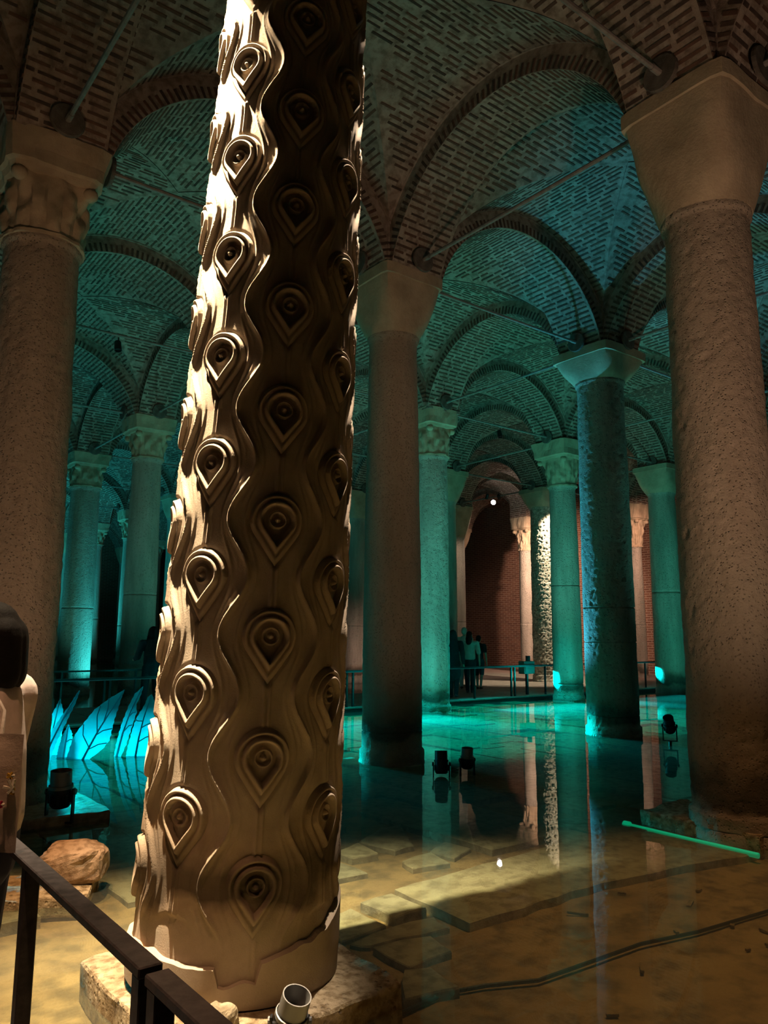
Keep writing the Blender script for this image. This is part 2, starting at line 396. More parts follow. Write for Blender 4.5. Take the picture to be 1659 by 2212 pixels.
def vault_bricks():
    """list of (centre, ex, ey, ez, size) for one bay"""
    out = []; pitch = .088
    for wf in web_frames():
        ax, sg, Rc, A, B = wf; tm = math.asin(A/Rc); nc = int(2*tm*Rc/pitch)
        for i in range(nc):
            th = -tm+(i+.5)*2*tm/nc; c = abs(Rc*math.sin(th)); g = c*B/A; y = g+.03+random.uniform(0, .18)
            while y < B-.06:
                ln = min(random.uniform(.16, .32), B-.02-y)
                if ln > .07 and random.random() < .93:
                    t2 = th+random.uniform(-.002, .002)
                    nrm = (math.sin(t2), math.cos(t2)); tan = (math.cos(t2), -math.sin(t2))
                    p = web_pt(wf, t2, y+ln/2)
                    if ax == 0: ex, ey, ez = (0, 1, 0), (tan[0], 0, tan[1]), (nrm[0], 0, nrm[1])
                    else: ex, ey, ez = (1, 0, 0), (0, tan[0], tan[1]), (0, nrm[0], nrm[1])
                    out.append((p, ex, ey, ez, (ln, random.uniform(.026, .036), random.uniform(.012, .022))))
                y += ln+random.uniform(.035, .08)
    return out

def arch_bricks():
    """arch along local x, width along y: soffit courses and face voussoirs"""
    out = []; t0 = math.radians(17.5); pitch = .088; nc = int((PI-2*t0)*RA/pitch)
    for i in range(nc):
        th = t0+(i+.5)*(PI-2*t0)/nc; rad = (math.cos(th), 0, math.sin(th)); tan = (-math.sin(th), 0, math.cos(th))
        y = -HW+.02+random.uniform(0, .05)
        while y < HW-.06:
            ln = min(random.uniform(.20, .34), HW-.01-y)
            if ln > .06: out.append(((RA*rad[0], y+ln/2, ZC+RA*rad[2]), (0, 1, 0), tan, rad, (ln, random.uniform(.026, .036), random.uniform(.012, .024)), 0))
            y += ln+random.uniform(.03, .06)
        for sg in (-1, 1):
            rl = random.uniform(.13, .17); rm = RA+.005+rl/2
            out.append(((rm*rad[0], sg*HW, ZC+rm*rad[2]), rad, tan, (0, -sg, 0), (rl, random.uniform(.032, .042), random.uniform(.016, .028)), 1))
    return out

def bricks_mesh(name, items, mats):
    mb = [MB() for _ in mats]
    V = np.array([(x, y, z) for x in (-.5, .5) for y in (-.5, .5) for z in (-.5, .5)])
    F = [(0, 1, 3, 2), (4, 6, 7, 5), (0, 4, 5, 1), (2, 3, 7, 6), (0, 2, 6, 4), (1, 5, 7, 3)]
    vs, fs, mi, n = [], [], [], 0
    for it in items:
        p, ex, ey, ez, s = it[:5]
        M = np.array([ex, ey, ez])*np.array(s)[:, None]
        vs.append(V @ M + np.array(p)); fs += [tuple(q+n for q in f) for f in F]; mi += [random.randrange(len(mats))]*6; n += 8
    me = bpy.data.meshes.new(name); me.from_pydata(np.concatenate(vs).tolist(), [], fs)
    for m_ in mats: me.materials.append(m_)
    me.polygons.foreach_set('material_index', mi); me.update(); return me

unit_brick = []
for m_ in BR:
    b_ = MB(); c_ = .5
    V = [(-.5, -.5, .5), (.5, -.5, .5), (.5, .5, .5), (-.5, .5, .5), (-.5, -.5, -.3), (.5, -.5, -.3), (.5, .5, -.3), (-.5, .5, -.3),
         (-.46, -.38, -.5), (.46, -.38, -.5), (.46, .38, -.5), (-.46, .38, -.5)]
    b_.add(V, [(0, 1, 2, 3), (0, 4, 5, 1), (1, 5, 6, 2), (2, 6, 7, 3), (3, 7, 4, 0), (4, 8, 9, 5), (5, 9, 10, 6), (6, 10, 11, 7), (7, 11, 8, 4), (8, 11, 10, 9)])
    unit_brick.append(b_.mesh('brick', m_))

def put_brick(it, parent):
    p, ex, ey, ez, s = it[:5]
    M = Matrix((ex, ey, ez)).transposed()
    if M.determinant() < 0: M = Matrix((tuple(-c for c in ex), ey, ez)).transposed()
    o = link('brick', random.choice(unit_brick), parent, p, M.to_euler(), s); return o

def arch_body():
    mb = MB(); t0 = math.radians(16); n = 40; V = []
    sec = [(RA, -HW), (RA, HW), (RV, HW), (RV, -HW)]
    for i in range(n):
        th = t0+(PI-2*t0)*i/(n-1)
        V += [(r*math.cos(th), y, ZC+r*math.sin(th)) for r, y in sec]
    mb.grid(V, n, 4, True)
    V = []; sec = [(RV-.02, -HW-.03), (RV-.02, HW+.03), (RV+.05, HW+.03), (RV+.05, -HW-.03)]     # thin projecting hood course
    for i in range(n):
        th = math.radians(30)+(PI-2*math.radians(30))*i/(n-1)
        V += [(r*math.cos(th), y, ZC+r*math.sin(th)) for r, y in sec]
    mb.grid(V, n, 4, True)
    return mb.mesh('arch_ring', M_mort)

SHELL = build_vault_shell(); VB = vault_bricks(); VBM = bricks_mesh('brick_courses', VB, BR)
ARCH = arch_body(); AB = arch_bricks(); ABM = bricks_mesh('arch_brick_courses', AB, BR)
pier_b = MB().box((0, 0, 7.19), (2*HW+.04, 2*HW+.04, .74)); PIER = pier_b.mesh('pier', M_mort)
pb_items = []
for k in range(8):
    z = 6.90+k*.085
    for sg in (-1, 1):
        for ax in (0, 1):
            y = -HW+random.uniform(0, .06)
            while y < HW-.08:
                ln = min(random.uniform(.2, .34), HW-y)
                pos = (sg*(HW+.02), y+ln/2, z) if ax == 0 else (y+ln/2, sg*(HW+.02), z)
                ex, ez = ((0, 1, 0), (1, 0, 0)) if ax == 0 else ((1, 0, 0), (0, 1, 0))
                pb_items.append((pos, ex, (0, 0, 1), ez, (ln, .034, .018)))
                y += ln+.05
PBM = bricks_mesh('pier_bricks', pb_items, BR)

def project(p):
    d = Vector(p)-CAM; z = d.dot(_f)
    return (829.5+FPX*d.dot(_r2)/z, 1106-FPX*d.dot(_u2)/z, z) if z > .1 else (1e9, 1e9, z)

def seen(pts, mgn=150, far=60):
    for p in pts:
        x, y, z = project(p)
        if .1 < z < far and -mgn < x < 1659+mgn and -mgn < y < 2212+mgn: return True
    return False

IR, JR = range(-1, 6), range(-1, 10)
for i in IR:
    for j in JR:
        cx, cy = (i+.5)*SX, (j+.5)*SY
        near_cam = i <= 0 and j <= 0
        if not (near_cam or seen([(cx+a*AX, cy+b*AY, z) for a in (-1, 0, 1) for b in (-1, 0, 1) for z in (7.4, 8.6)])): continue
        if cx > 27.4 or cy > 46: continue
        vb = link('vault_bay', SHELL, ceiling, (cx, cy, 0))
        if (i, j) == (0, 0):
            vis = []
            for k, it in enumerate(VB):
                px_, py_, pz = project((it[0][0]+cx, it[0][1]+cy, it[0][2]))
                ok = -20 < px_ < 1680 and -20 < py_ and pz > .1 and not (430 < px_ < 800)
                vis.append((0 if ok else 1, pz, k))
            vis.sort(); pick = set(k for _, _, k in vis[:300])
            for k in pick: put_brick(VB[k], vb)
            props(link('brick_courses', bricks_mesh('brick_courses_rest', [VB[k] for k in range(len(VB)) if k not in pick], BR), vb), kind='stuff')
        else:
            props(link('brick_courses', VBM, vb), kind='stuff')
NEAR_ARCH = {('x', 0, 1), ('y', 1, 0), ('x', 1, 1), ('y', 2, 1)}
def add_arch(kind, i, j):
    loc = ((i+.5)*SX, j*SY, 0) if kind == 'x' else (i*SX, (j+.5)*SY, 0)
    if not seen([(loc[0]+(dx if kind == 'x' else 0), loc[1]+(0 if kind == 'x' else dx), z) for dx in (-1.9, 0, 1.9) for z in (6.9, 7.6, 8.3)]): return
    if loc[0] > 27.2 or loc[1] > 45.9: return
    a = link('arch', ARCH, ceiling, loc, (0, 0, 0 if kind == 'x' else PI/2))
    if (kind, i, j) in NEAR_ARCH:
        # soffit and the face turned to the viewer as single bricks, the hidden face joined
        hid = -1 if kind == 'y' else 1
        one = [it for it in AB if not (it[5] == 1 and it[0][1]*hid > 0)][:299]; ids = set(map(id, one))
        for it in one: put_brick(it, a)
        rest = [it for it in AB if id(it) not in ids]
        props(link('brick_courses', bricks_mesh('arch_rest', rest, BR), a), kind='stuff')
    else:
        props(link('brick_courses', ABM, a), kind='stuff')
for i in range(-1, 7):
    for j in range(-1, 11):
        if i < 6: add_arch('x', i, j)
        add_arch('y', i, j)

# ------------------------------------------------------------------ columns
def shaft_mesh(r0, r1, z0, z1, mat, seed, rough=.004, n=56, m=90, joint=None, collar=True, fq=3.0, chips=0):
    t = np.arange(n)*2*PI/n; V = []
    zs = list(np.linspace(z0, z1, m))
    if joint:
        for q in joint: zs += [q-.012, q-.008, q+.008, q+.012]
    zs = sorted(zs); cs = [(math.cos(a), math.sin(a)) for a in t]
    for z in zs:
        s = (z-z0)/(z1-z0); r = r0+(r1-r0)*s+.012*math.sin(PI*s)
        if collar:
            if z > z1-.07: r += .035*min(1, (z-(z1-.07))/.02)
            if z < z0+.12: r += .03
        gr = 0
        if joint and any(abs(z-q) <= .0085 for q in joint): gr = -.014
        for ca, sa in cs:
            d = noise.noise((ca*r*fq+seed, sa*r*fq, z*fq*.7))*rough*2+noise.noise((ca*r*fq*5+seed, sa*r*fq*5, z*fq*4))*rough
            if chips:
                q = noise.noise((ca*r*18+seed, sa*r*18+3, z*14)); d += -chips*max(0, q-.15)
            V.append(((r+d+gr)*ca, (r+d+gr)*sa, z))
    mm = len(zs); me = quadmesh('shaft', np.array(V), gridfaces(mm, n, True), mat)
    return me

def block_capital(r, z0, z1, half, slab=.16, seed=0, curve=1.0, yrot=0):
    """circular neck lofted to a square slab"""
    mb = MB(); n = 48; rows = 22; V = []
    zt = z1-slab
    prof = [(s, z0+(zt-z0)*s) for s in np.linspace(0, 1, rows)]+[(1.0, zt+.001), (1.06, zt+.004), (1.06, z1)]
    for s, z in prof:
        k = min(s, 1); e = k**(.75*curve); pw = 2+8*k**1.5
        hw = r*1.04+(half-r*1.04)*e
        if s > 1: hw = half*1.05; pw = 14
        for a in range(n):
            t = 2*PI*a/n; c, sn = math.cos(t), math.sin(t)
            q = (abs(c)**pw+abs(sn)**pw)**(-1/pw)*hw
            q += noise.noise((c*2+seed, sn*2, z*3))*.018
            V.append((q*c, q*sn, z))
    m_ = len(prof); mb.grid(V, m_, n, True); mb.add([V[(m_-1)*n+a] for a in range(n)], [tuple(range(n))])
    mb.add([V[a] for a in range(n)], [tuple(range(n))[::-1]])
    return mb

def leaf_capital(r, z0, z1, half, seed=0):
    """worn corinthian capital: astragal, two tiers of leaves, corner volutes, moulded block above"""
    mb = MB(); n = 96; h = z1-z0; zb = z0+h*.62; V = []; rows = 40
    zs = np.linspace(z0, zb, rows)
    for z in zs:
        s = (z-z0)/(zb-z0); base = r*1.02+(half*.80-r*1.02)*s**1.8
        for a in range(n):
            t = 2*PI*a/n
            l1 = max(0, math.cos(8*t))**.6 * max(0, math.sin(PI*min(1, s/.55)))**1.4*(.4+.6*min(1, s/.5))
            l2 = max(0, -math.cos(8*t))**.6 * max(0, math.sin(PI*min(1, max(0, (s-.3)/.6))))**1.2
            vol = max(0, math.cos(4*(t-PI/4)))**4*max(0, (s-.62)/.38)
            q = base+.055*l1+.065*l2+.15*vol + .03*(s < .07)
            q += noise.noise((math.cos(t)*5+seed, math.sin(t)*5, z*8))*.03
            V.append((q*math.cos(t), q*math.sin(t), z))
    mb.grid(V, rows, n, True); mb.add([V[a] for a in range(n)], [tuple(range(n))[::-1]])
    for k in range(4):
        t = PI/4+k*PI/2; q = half*1.02
        mb.ball((q*math.cos(t), q*math.sin(t), zb-.06), (.085, .085, .075), 10, 6)
    return mb, zb

def impost(z0, z1, half, seed=0):
    mb = MB(); V = []; n = 40
    prof = [(.86, z0), (.92, z0+.05), (1.0, z0+.07), (1.02, (z0+z1)/2), (1.06, z1-.06), (1.08, z1)]
    for s, z in prof:
        for a in range(n):
            t = 2*PI*a/n; c, sn = math.cos(t), math.sin(t); pw = 9
            q = (abs(c)**pw+abs(sn)**pw)**(-1/pw)*half*s + noise.noise((c*3+seed, sn*3, z*4))*.04
            V.append((q*c, q*sn, z))
    m_ = len(prof); mb.grid(V, m_, n, True); mb.add([V[a] for a in range(n)], [tuple(range(n))[::-1]]); mb.add([V[(m_-1)*n+a] for a in range(n)], [tuple(range(n))])
    return mb

def base_block(r, z0, z1, seed=0, square=False, fl_=1.0):
    mb = MB(); n = 40; V = []
    prof = [(1.02+.28*fl_, z0), (1.02+.28*fl_, z1-.10), (1.02+.24*fl_, z1-.02), (1.02+.1*fl_, z1), (1.01, z1+.04)]
    for s, z in prof:
        for a in range(n):
            t = 2*PI*a/n; c, sn = math.cos(t), math.sin(t); q = r*s
            if square: q *= (abs(c)**6+abs(sn)**6)**(-1/6)
            q += noise.noise((c*4+seed, sn*4, z*6))*.02; V.append((q*c, q*sn, z))
    mb.grid(V, len(prof), n, True); mb.add([V[(len(prof)-1)*n+a] for a in range(n)], [tuple(range(n))])
    return mb

TOPZ = 6.88
def column(i, j, label, rb, rt, zcap, kind, mat=M_col2, shift=0, joint=None, rough=.004, chips=0, n=56, m=80, group=None, basez=.04, half=None, mcap=None, cat='column', flare=.25):
    c = Vector((i*SX, j*SY, 0))+RIGHT*shift
    o = empty('column', c); props(o, label, cat, group)
    seed = i*7.3+j*3.1; half = half or .5
    link('shaft', shaft_mesh(rb, rt, basez, zcap, mat, seed, rough, n, m, joint, True, chips=chips), o)
    mc = mcap or M_cap
    if kind == 'block':
        block_capital(rt+.02, zcap, TOPZ, half, seed=seed).obj('capital', mc, o, True)
    else:
        mb, zb = leaf_capital(rt+.02, zcap, TOPZ, half, seed); mb.obj('capital', mc, o, True)
        impost(zb-.005, TOPZ, half*1.0, seed).obj('impost_block', mc, o)
    p = link('pier', PIER, o); props(link('pier_bricks', PBM, p), kind='stuff')
    base_block(rb, -.12, basez, seed, fl_=flare).obj('base', mat, o, True)
    return o

column(0, 1, 'rough warm-lit column with battered leafy capital at the left edge', .425, .375, 5.80, 'leaf', M_col, rough=.007, chips=.025, n=120, m=300, half=.50)
column(1, 0, 'big warm-lit column with plain flaring block capital at the right edge', .415, .385, 5.69, 'block', M_col, rough=.007, chips=.025, n=120, m=300, half=.54, basez=.10)
column(1, 1, 'slender brown column with plain block capital at the middle of the hall', .415, .345, 5.98, 'block', M_col, rough=.005, chips=.02, n=96, m=200, half=.52, joint=[.41], shift=-.02)
column(2, 1, 'column with blue-lit left side and white block capital, right of centre', .445, .415, 6.32, 'block', M_col2, rough=.006, chips=.035, n=110, m=260, joint=[2.18, 1.58, .33], half=.60)
column(2, 2, 'teal-lit column with wavy-edged block capital right behind the brown middle column', .385, .365, 5.78, 'leaf', M_col2, shift=.08, rough=.006, chips=.05, n=72, m=160, half=.46)
column(3, 2, 'teal column with carved capital beside the blue-lit column, grey box at its foot', .385, .345, 5.66, 'leaf', M_col2, shift=-.04, joint=[3.0, .45], half=.56)
column(4, 2, 'teal column partly hidden by the big right-hand column', .43, .40, 6.05, 'block', M_col2, shift=-.12, joint=[3.0], half=.60)
column(4, 3, 'rough column brilliantly lit white on one side, on the far platform', .42, .40, 6.22, 'block', M_rough, shift=-.10, rough=.012, chips=.10, n=120, m=420, half=.56, basez=.2)
column(4, 4, 'pale warm column behind the walking visitors', .36, .33, 5.6, 'block', M_col2, shift=.16, half=.5, joint=[2.2])
column(3, 3, 'dark green column just right of the teal column behind the middle one', .36, .34, 5.9, 'block', M_col2, half=.55, shift=.05)
column(5, 3, 'thin pinkish-white column with scrolled capital in front of the end wall', .26, .22, 5.15, 'leaf', M_col2, shift=.36, half=.45, joint=[2.1])
column(5, 4, 'dim brown column left of the brilliantly lit column', .34, .31, 5.4, 'leaf', M_col2, shift=-.30, half=.5, joint=[2.2])
column(3, 4, 'grey-pink column glimpsed between the carved column and the brown middle column', .46, .44, 5.9, 'block', M_col2, joint=[2.0], half=.6)
column(1, 3, 'dark teal column left of the carved column, nearer of the two', .39, .34, 5.89, 'leaf', M_col2, joint=[2.6], half=.52, n=72, m=140)
column(1, 4, 'teal column with bright right edge left of the carved column, second in row', .44, .40, 5.90, 'leaf', M_col2, joint=[2.4], half=.52, n=72, m=140)
named = {(0, 1), (1, 0), (1, 1), (2, 1), (2, 2), (3, 2), (4, 2), (4, 3), (4, 4), (3, 3), (5, 3), (5, 4), (3, 4), (1, 3), (1, 4), (0, 0)}
for i in range(-1, 6):
    for j in range(-1, 10):
        if (i, j) in named: continue
        if not seen([(i*SX, j*SY, z) for z in (.2, 2, 4, 6.5)], 60, 50): continue
        if j*SY > 45 or i*SX > 27: continue
        lab = 'slim teal-lit column standing among the distant left-hand rows' if i <= 3 and j >= 4 else 'dim column standing half hidden among the distant rows'
        column(i, j, lab, random.uniform(.33, .40), random.uniform(.30, .35), random.uniform(5.6, 6.1), random.choice(('block', 'leaf')), M_col2, joint=[random.uniform(2, 2.6)], n=40, m=40,
               group='distant teal columns' if i <= 3 and j >= 4 else 'distant dim columns')

# ------------------------------------------------------------------ the carved weeping column
WR = .425; PEY = .537; ZM = 1.694; NB = 8
wc = empty('carved_column', (0, 0, .14)); props(wc, 'leaning stone column carved all over with peacock-eye teardrops and wavy ridges', 'column')
face = math.atan2(CAM.y, CAM.x)                    # azimuth from column to viewer
lean = Matrix.Rotation(math.radians(2.1), 4, FWD)  # the old shaft leans to the viewer's right
wc.matrix_world = Matrix.Translation((.02, -.02, .14)) @ lean @ Matrix.Rotation(face+PI/2, 4, 'Z')
# local frame: -y faces the viewer, +x is the viewer's right; local z = world z - .14
TAPER = lambda z: .042*(1-z/2.4)*(z < 9) + .010*np.exp(-np.clip(z-.1, 0, None)/.3)
TH0 = math.radians(8.0); STEP = 2*PI/NB; EYEZ0 = ZM-.14

def swell(a, b): return .011*np.exp(-(a/.085)**2-((b+.02)/.17)**2)

def eye_gauge(a, b, k=1.75):
    sp = 1/k; cp = math.sqrt(1-sp*sp)
    g1 = np.hypot(a, b); g2 = np.abs(a)*cp-b*sp
    ang = np.arctan2(b, np.abs(a)+1e-9)
    return np.where(ang < -math.asin(sp), g2, g1)

def bump1(x, c, w): return np.exp(-((x-c)/w)**2)
def ridge(x, c, w): return np.clip(1-((x-c)/w)**2, 0, 1)**.5

def shaft_field(phi, z):
    h = np.zeros_like(phi)
    p = 2*PI/PEY
    # bands
    ph = (phi-TH0) % (2*PI)
    k = np.floor(ph/STEP+.5)                    # nearest eye column
    par = (k % 2)
    u0 = ph-k*STEP
    zk = EYEZ0+par*PEY/2
    sgn = np.where(u0 >= 0, 1, -1)
    wave = math.radians(7.2)*np.cos(p*(z-zk))
    bnd = STEP/2+wave
    # the band edge may pass beyond the half step: evaluate distance to both bounding edges
    d = (np.abs(u0)-bnd)*WR
    d_other = None
    slope = np.abs(math.radians(7.2)*p*np.sin(p*(z-zk)))*WR
    dn = d/np.sqrt(1+slope**2)
    h += .020*np.exp(-(np.abs(dn)/.0075)**1.6)
    h += .014*np.exp(-np.clip(np.abs(dn), 0, None)/.035)
    # inner contour lines hugging each eye chain
    f2 = .60
    d2 = (np.abs(u0)-bnd*f2-math.radians(1.5))*WR/np.sqrt(1+slope**2*f2)
    h += .0065*np.exp(-(d2/.006)**2)
    d3 = (np.abs(u0)-bnd*.80)*WR/np.sqrt(1+slope**2)
    h += .0035*np.exp(-(d3/.006)**2)
    # stem between eyes
    a = u0*WR; b = ((z-zk+PEY/2) % PEY)-PEY/2
    st = np.where(b < -.10, 1, 0)+np.where(b > .10, 1, 0)
    h += st*(.014*np.exp(-((np.abs(a)-.011)/.006)**2)+.004*np.exp(-(a/.02)**2))
    h += swell(a, b)
    # cleared bed under each eye
    g = eye_gauge(a/.080, b/.080)
    bed = np.clip((1.75-g)/.25, 0, 1)
    h = h*(1-bed)+(swell(a, b)-.010)*bed
    return h

def eye_field(a, b):
    g = eye_gauge(a/.080, b/.080); h = np.zeros_like(a)
    r0 = np.hypot(a, b)/.080
    h += .020*ridge(r0, 0, .17)
    h += .020*ridge(r0, .46, .075)
    h += .026*ridge(g, .98, .15)
    h += -.012*np.clip((.90-g)/.10, 0, 1)*np.clip((r0-.0)/.2, .4, 1)
    fade = np.clip((b+.075)/.09, 0, 1)
    h += .020*ridge(g, 1.36, .12)*(.25+.75*fade)
    h += .004+swell(a, b)
    h -= .016*np.clip((g-1.50)/.16, 0, 1)
    return h

nu, nv = 760, 520
zz = np.linspace(.02, 6.0, nu); pp = np.arange(nv)*2*PI/nv
Zg, Pg = np.meshgrid(zz, pp, indexing='ij')
Rg = WR+TAPER(Zg)
wob = np.array([[noise.noise((math.cos(a)*3, math.sin(a)*3, z*2.2))*.006 for a in pp[::20]] for z in zz[::20]])
wob = np.kron(wob, np.ones((20, 20)))[:nu, :nv]
H = shaft_field(Pg, Zg)
# worn plain zone with a thicker drum at the foot
foot = np.clip((.36-Zg)/.10, 0, 1)
H = H*(1-.8*foot)
# diagonal chip that exposes the drum higher on the right
Rg = Rg+H
V = np.stack([Rg*np.sin(Pg), -Rg*np.cos(Pg), Zg], -1).reshape(-1, 3)
shaft = link('shaft', quadmesh('carved_shaft', V, gridfaces(nu, nv, True), M_weep), wc)
# foot collar with a broken upper rim
nco = 140; cv = []
for ci, (dr, zf) in enumerate(((.028, 0), (.032, .5), (.030, .97), (.012, 1.0), (-.05, 1.0))):
    for a in range(nco):
        t = 2*PI*a/nco; tt = (t+PI) % (2*PI)-PI
        top = .17+.16*np.clip((math.degrees(tt)-10)/75, 0, 1)+.012*math.sin(5*t)
        if -8 < math.degrees(tt) < 12: top = .10
        top += noise.noise((math.cos(t)*6, math.sin(t)*6, 0))*.02
        r = WR+.046+dr; cv.append((r*math.sin(t), -r*math.cos(t), zf*top))
mbc = MB(); mbc.grid(cv, 5, nco, True); mbc.obj('foot_collar', M_weep, wc)
# peacock eyes
ea, eb = np.linspace(-.145, .145, 75), np.linspace(-.215, .145, 92)
EB, EA = np.meshgrid(eb, ea, indexing='ij')
EH = eye_field(EA, EB); er = WR+EH; et = EA/WR
EV = np.stack([er*np.sin(et), -er*np.cos(et), EB], -1).reshape(-1, 3)
EYE = quadmesh('carved_eye', EV, gridfaces(92, 75, False), M_weep)
for k in range(NB):
    for q in range(-3, 9):
        z = EYEZ0+(k % 2)*PEY/2+q*PEY
        if z < .40 or z > 5.8: continue
        ang = TH0+k*STEP; dR = float(TAPER(z))
        e = link('carved_eye', EYE, shaft, (dR*math.sin(ang), -dR*math.cos(ang), z), (0, 0, ang))
mb, zb = leaf_capital(.44, 5.98, 6.74, .52, 4); mb.obj('capital', M_cap, wc, True)
impost(zb, 6.74, .52, 2).obj('impost_block', M_cap, wc)
pw_ = link('pier', PIER, wc, (0, 0, -.14)); pw_.matrix_world = Matrix.Translation((0, 0, 0)); props(link('pier_bricks', PBM, pw_), kind='stuff')

# plinth slabs below
def rough_block(name, c, d, mat, seed, parent=None, rot=0, amp=.02, sub=7):
    V = []; mb = MB(); n = sub
    idx = {}
    verts = []
    def vid(p):
        key = tuple(round(q, 5) for q in p)
        if key not in idx: idx[key] = len(verts); verts.append(p)
        return idx[key]
    F = []
    lin = np.linspace(-.5, .5, n+1)
    for ax in range(3):
        for sg in (-.5, .5):
            for i in range(n):
                for j in range(n):
                    q = []
                    for di, dj in ((0, 0), (1, 0), (1, 1), (0, 1)):
                        p = [0, 0, 0]; p[ax] = sg; p[(ax+1) % 3] = lin[i+di]; p[(ax+2) % 3] = lin[j+dj]; q.append(vid(tuple(p)))
                    F.append(tuple(q) if sg > 0 else tuple(q[::-1]))
    out = []
    for p in verts:
        v = Vector((p[0]*d[0], p[1]*d[1], p[2]*d[2]))
        e = sum(1 for q in p if abs(q) > .49)
        k = Vector((noise.noise((v.x*4+seed, v.y*4, v.z*4)), noise.noise((v.x*4, v.y*4+seed, v.z*4+9)), noise.noise((v.x*5+3, v.y*5, v.z*4+seed))))
        v = v*(1-.012*(e-1))+k*amp*(1.0 if e < 3 else 1.3)
        out.append(tuple(v))
    mb.add(out, F); return mb.obj(name, mat, parent, False, c, (0, 0, rot))
p1 = rough_block('plinth_slab', (.02, -.06, .015), (1.12, 1.16, .21), M_plinth, 1, amp=.022, sub=14)
props(p1, 'square weathered stone slab under the carved column', 'slab')

# R plinth and slabs
pr = rough_block('plinth_slab', (5.0, .22, .02), (.98, 1.12, .22), M_plinth, 5, amp=.03, sub=10)
props(pr, 'low rounded stone plinth under the big right-hand column', 'slab')
pc_ = rough_block('plinth_slab', (4.85, 4.75, -.05), (1.2, 1.7, .09), M_slab, 8, amp=.02, sub=10)
props(pc_, 'submerged stone slab under the brown middle column', 'slab')
pL = rough_block('plinth_slab', (.15, 4.5, .0), (1.2, 1.3, .16), M_slab2, 11, amp=.02, sub=10)
props(pL, 'flat wet stone slab under the rough left-hand column', 'slab')

# ------------------------------------------------------------------ tie rods
RZ = 6.99; plate = MB().lathe([(.0, -.02), (.17, -.02), (.18, -.01), (.18, .02), (0, .02)], 20, np.array([[0, 0, 1], [0, 1, 0], [-1, 0, 0]]), False).mesh('anchor_plate', M_plate)
NAMES = {(0, 0): 'carved column', (1, 0): 'big right-hand column', (0, 1): 'rough left-hand column', (1, 1): 'brown middle column', (2, 1): 'blue-lit column', (2, 2): 'teal column behind the middle',
         (3, 2): 'teal column by the box', (4, 2): 'half-hidden teal column', (1, 3): 'dark teal left column', (1, 4): 'bright-edged teal column', (3, 3): 'dark green column', (4, 3): 'brilliantly lit column', (4, 4): 'pale column behind the walkers', (5, 3): 'thin pinkish column', (5, 4): 'dim brown column', (3, 4): 'grey-pink column'}
def rod(a, b):
    A, B = Vector((a[0]*SX, a[1]*SY, RZ)), Vector((b[0]*SX, b[1]*SY, RZ)); L = (B-A).length
    pts = [A.lerp(B, t) for t in (.12, .3, .5, .7, .88)]
    if not seen(pts, 30, 32): return
    o = empty('tie_rod', (A+B)/2, math.atan2(B.y-A.y, B.x-A.x))
    if a in NAMES and b in NAMES: props(o, 'iron tie rod from %s to %s' % (NAMES[a], NAMES[b]), 'tie rod', 'tie rods under the vaults')
    elif a in NAMES: props(o, 'iron tie rod leaving %s toward the far %s' % (NAMES[a], 'right' if b[0] > a[0] else 'left'), 'tie rod', 'tie rods under the vaults')
    elif b in NAMES: props(o, 'iron tie rod leaving %s toward the near %s' % (NAMES[b], 'left' if b[0] > a[0] else 'right'), 'tie rod', 'tie rods under the vaults')
    else: props(o, 'thin iron tie rod spanning the distant columns', 'tie rod', 'distant tie rods')
    sag = .012
    mb = MB().tube([(-L/2+.40, 0, 0), (-L/4, 0, -sag*.7), (0, 0, -sag), (L/4, 0, -sag*.7), (L/2-.40, 0, 0)], .026, 8); br_ = mb.obj('bar', M_iron, o, True)
    for sg in (-1, 1):
        MB().tube([(sg*(L/2-.80), 0, -.004), (sg*(L/2-.46), 0, 0)], .034, 8).obj('sleeve', M_iron, br_, True)
        link('anchor_plate', plate, o, (sg*(L/2-.655), 0, .0))
for i in range(-1, 6):
    for j in range(-1, 9):
        if i < 5: rod((i, j), (i+1, j))
        rod((i, j), (i, j+1))

# ------------------------------------------------------------------ walkways and railings
wk = empty('walkway', (0, 0, 0)); props(wk, 'long dark walkway crossing the water behind the columns', 'walkway')
for k in range(39):
    x0 = -6.3+k*.85
    MB().box((x0+.42, 12.25, .075), (.835, 3.3, .05)).obj('deck_board', M_deck, wk)
MB().box((10, 10.62, .0), (32.8, .04, .14)).obj('fascia', M_black, wk)
MB().box((10, 12.3, -.02), (32.6, 2.9, .13)).obj('underframe', M_black, wk)
pf = MB().box((21.5, 22, .0), (11.2, 16.1, .20)).obj('far_platform', M_deck)
props(pf, 'wide brown platform floor in front of the end wall', 'platform')
DZ = .10
def railing(name, pts, posts, h, z0, label, wid=.045, group=None, led=True, mat=M_black):
    o = empty(name, (*pts[0], z0)); props(o, label, 'railing', group)
    L = lambda p, z: (p[0]-pts[0][0], p[1]-pts[0][1], z)
    for a, b in zip(pts[:-1], pts[1:]):
        MB().bar(L(a, h), L(b, h), wid, wid*.8).obj('top_rail', mat, o)
        if led: MB().bar((L(a, h)[0], L(a, h)[1]-wid*.35, h-wid*.55), (L(b, h)[0], L(b, h)[1]-wid*.35, h-wid*.55), .012, .012).obj('added_led_strip', M_led, o)  # strip added under the rail to go with the cyan water wash
    for p in posts: MB().box(L(p, (h-.02)/2), (wid*.9, wid*.9, h-.02)).obj('post', mat, o)
    return o
railing('railing', [(-6, 10.75), (1.2, 10.75), (7.6, 10.75)], [(x, 10.75) for x in (-5, -3, -1, 1, 2.9, 3.0, 5, 6.0, 7.5)], .78, DZ, 'black railing along the walkway behind the glass leaves and carved column')
railing('railing', [(8.2, 10.75), (10.2, 10.75)], [(8.25, 10.75), (8.42, 10.75), (10.1, 10.75)], .78, DZ, 'short black railing section beside the brown middle column')
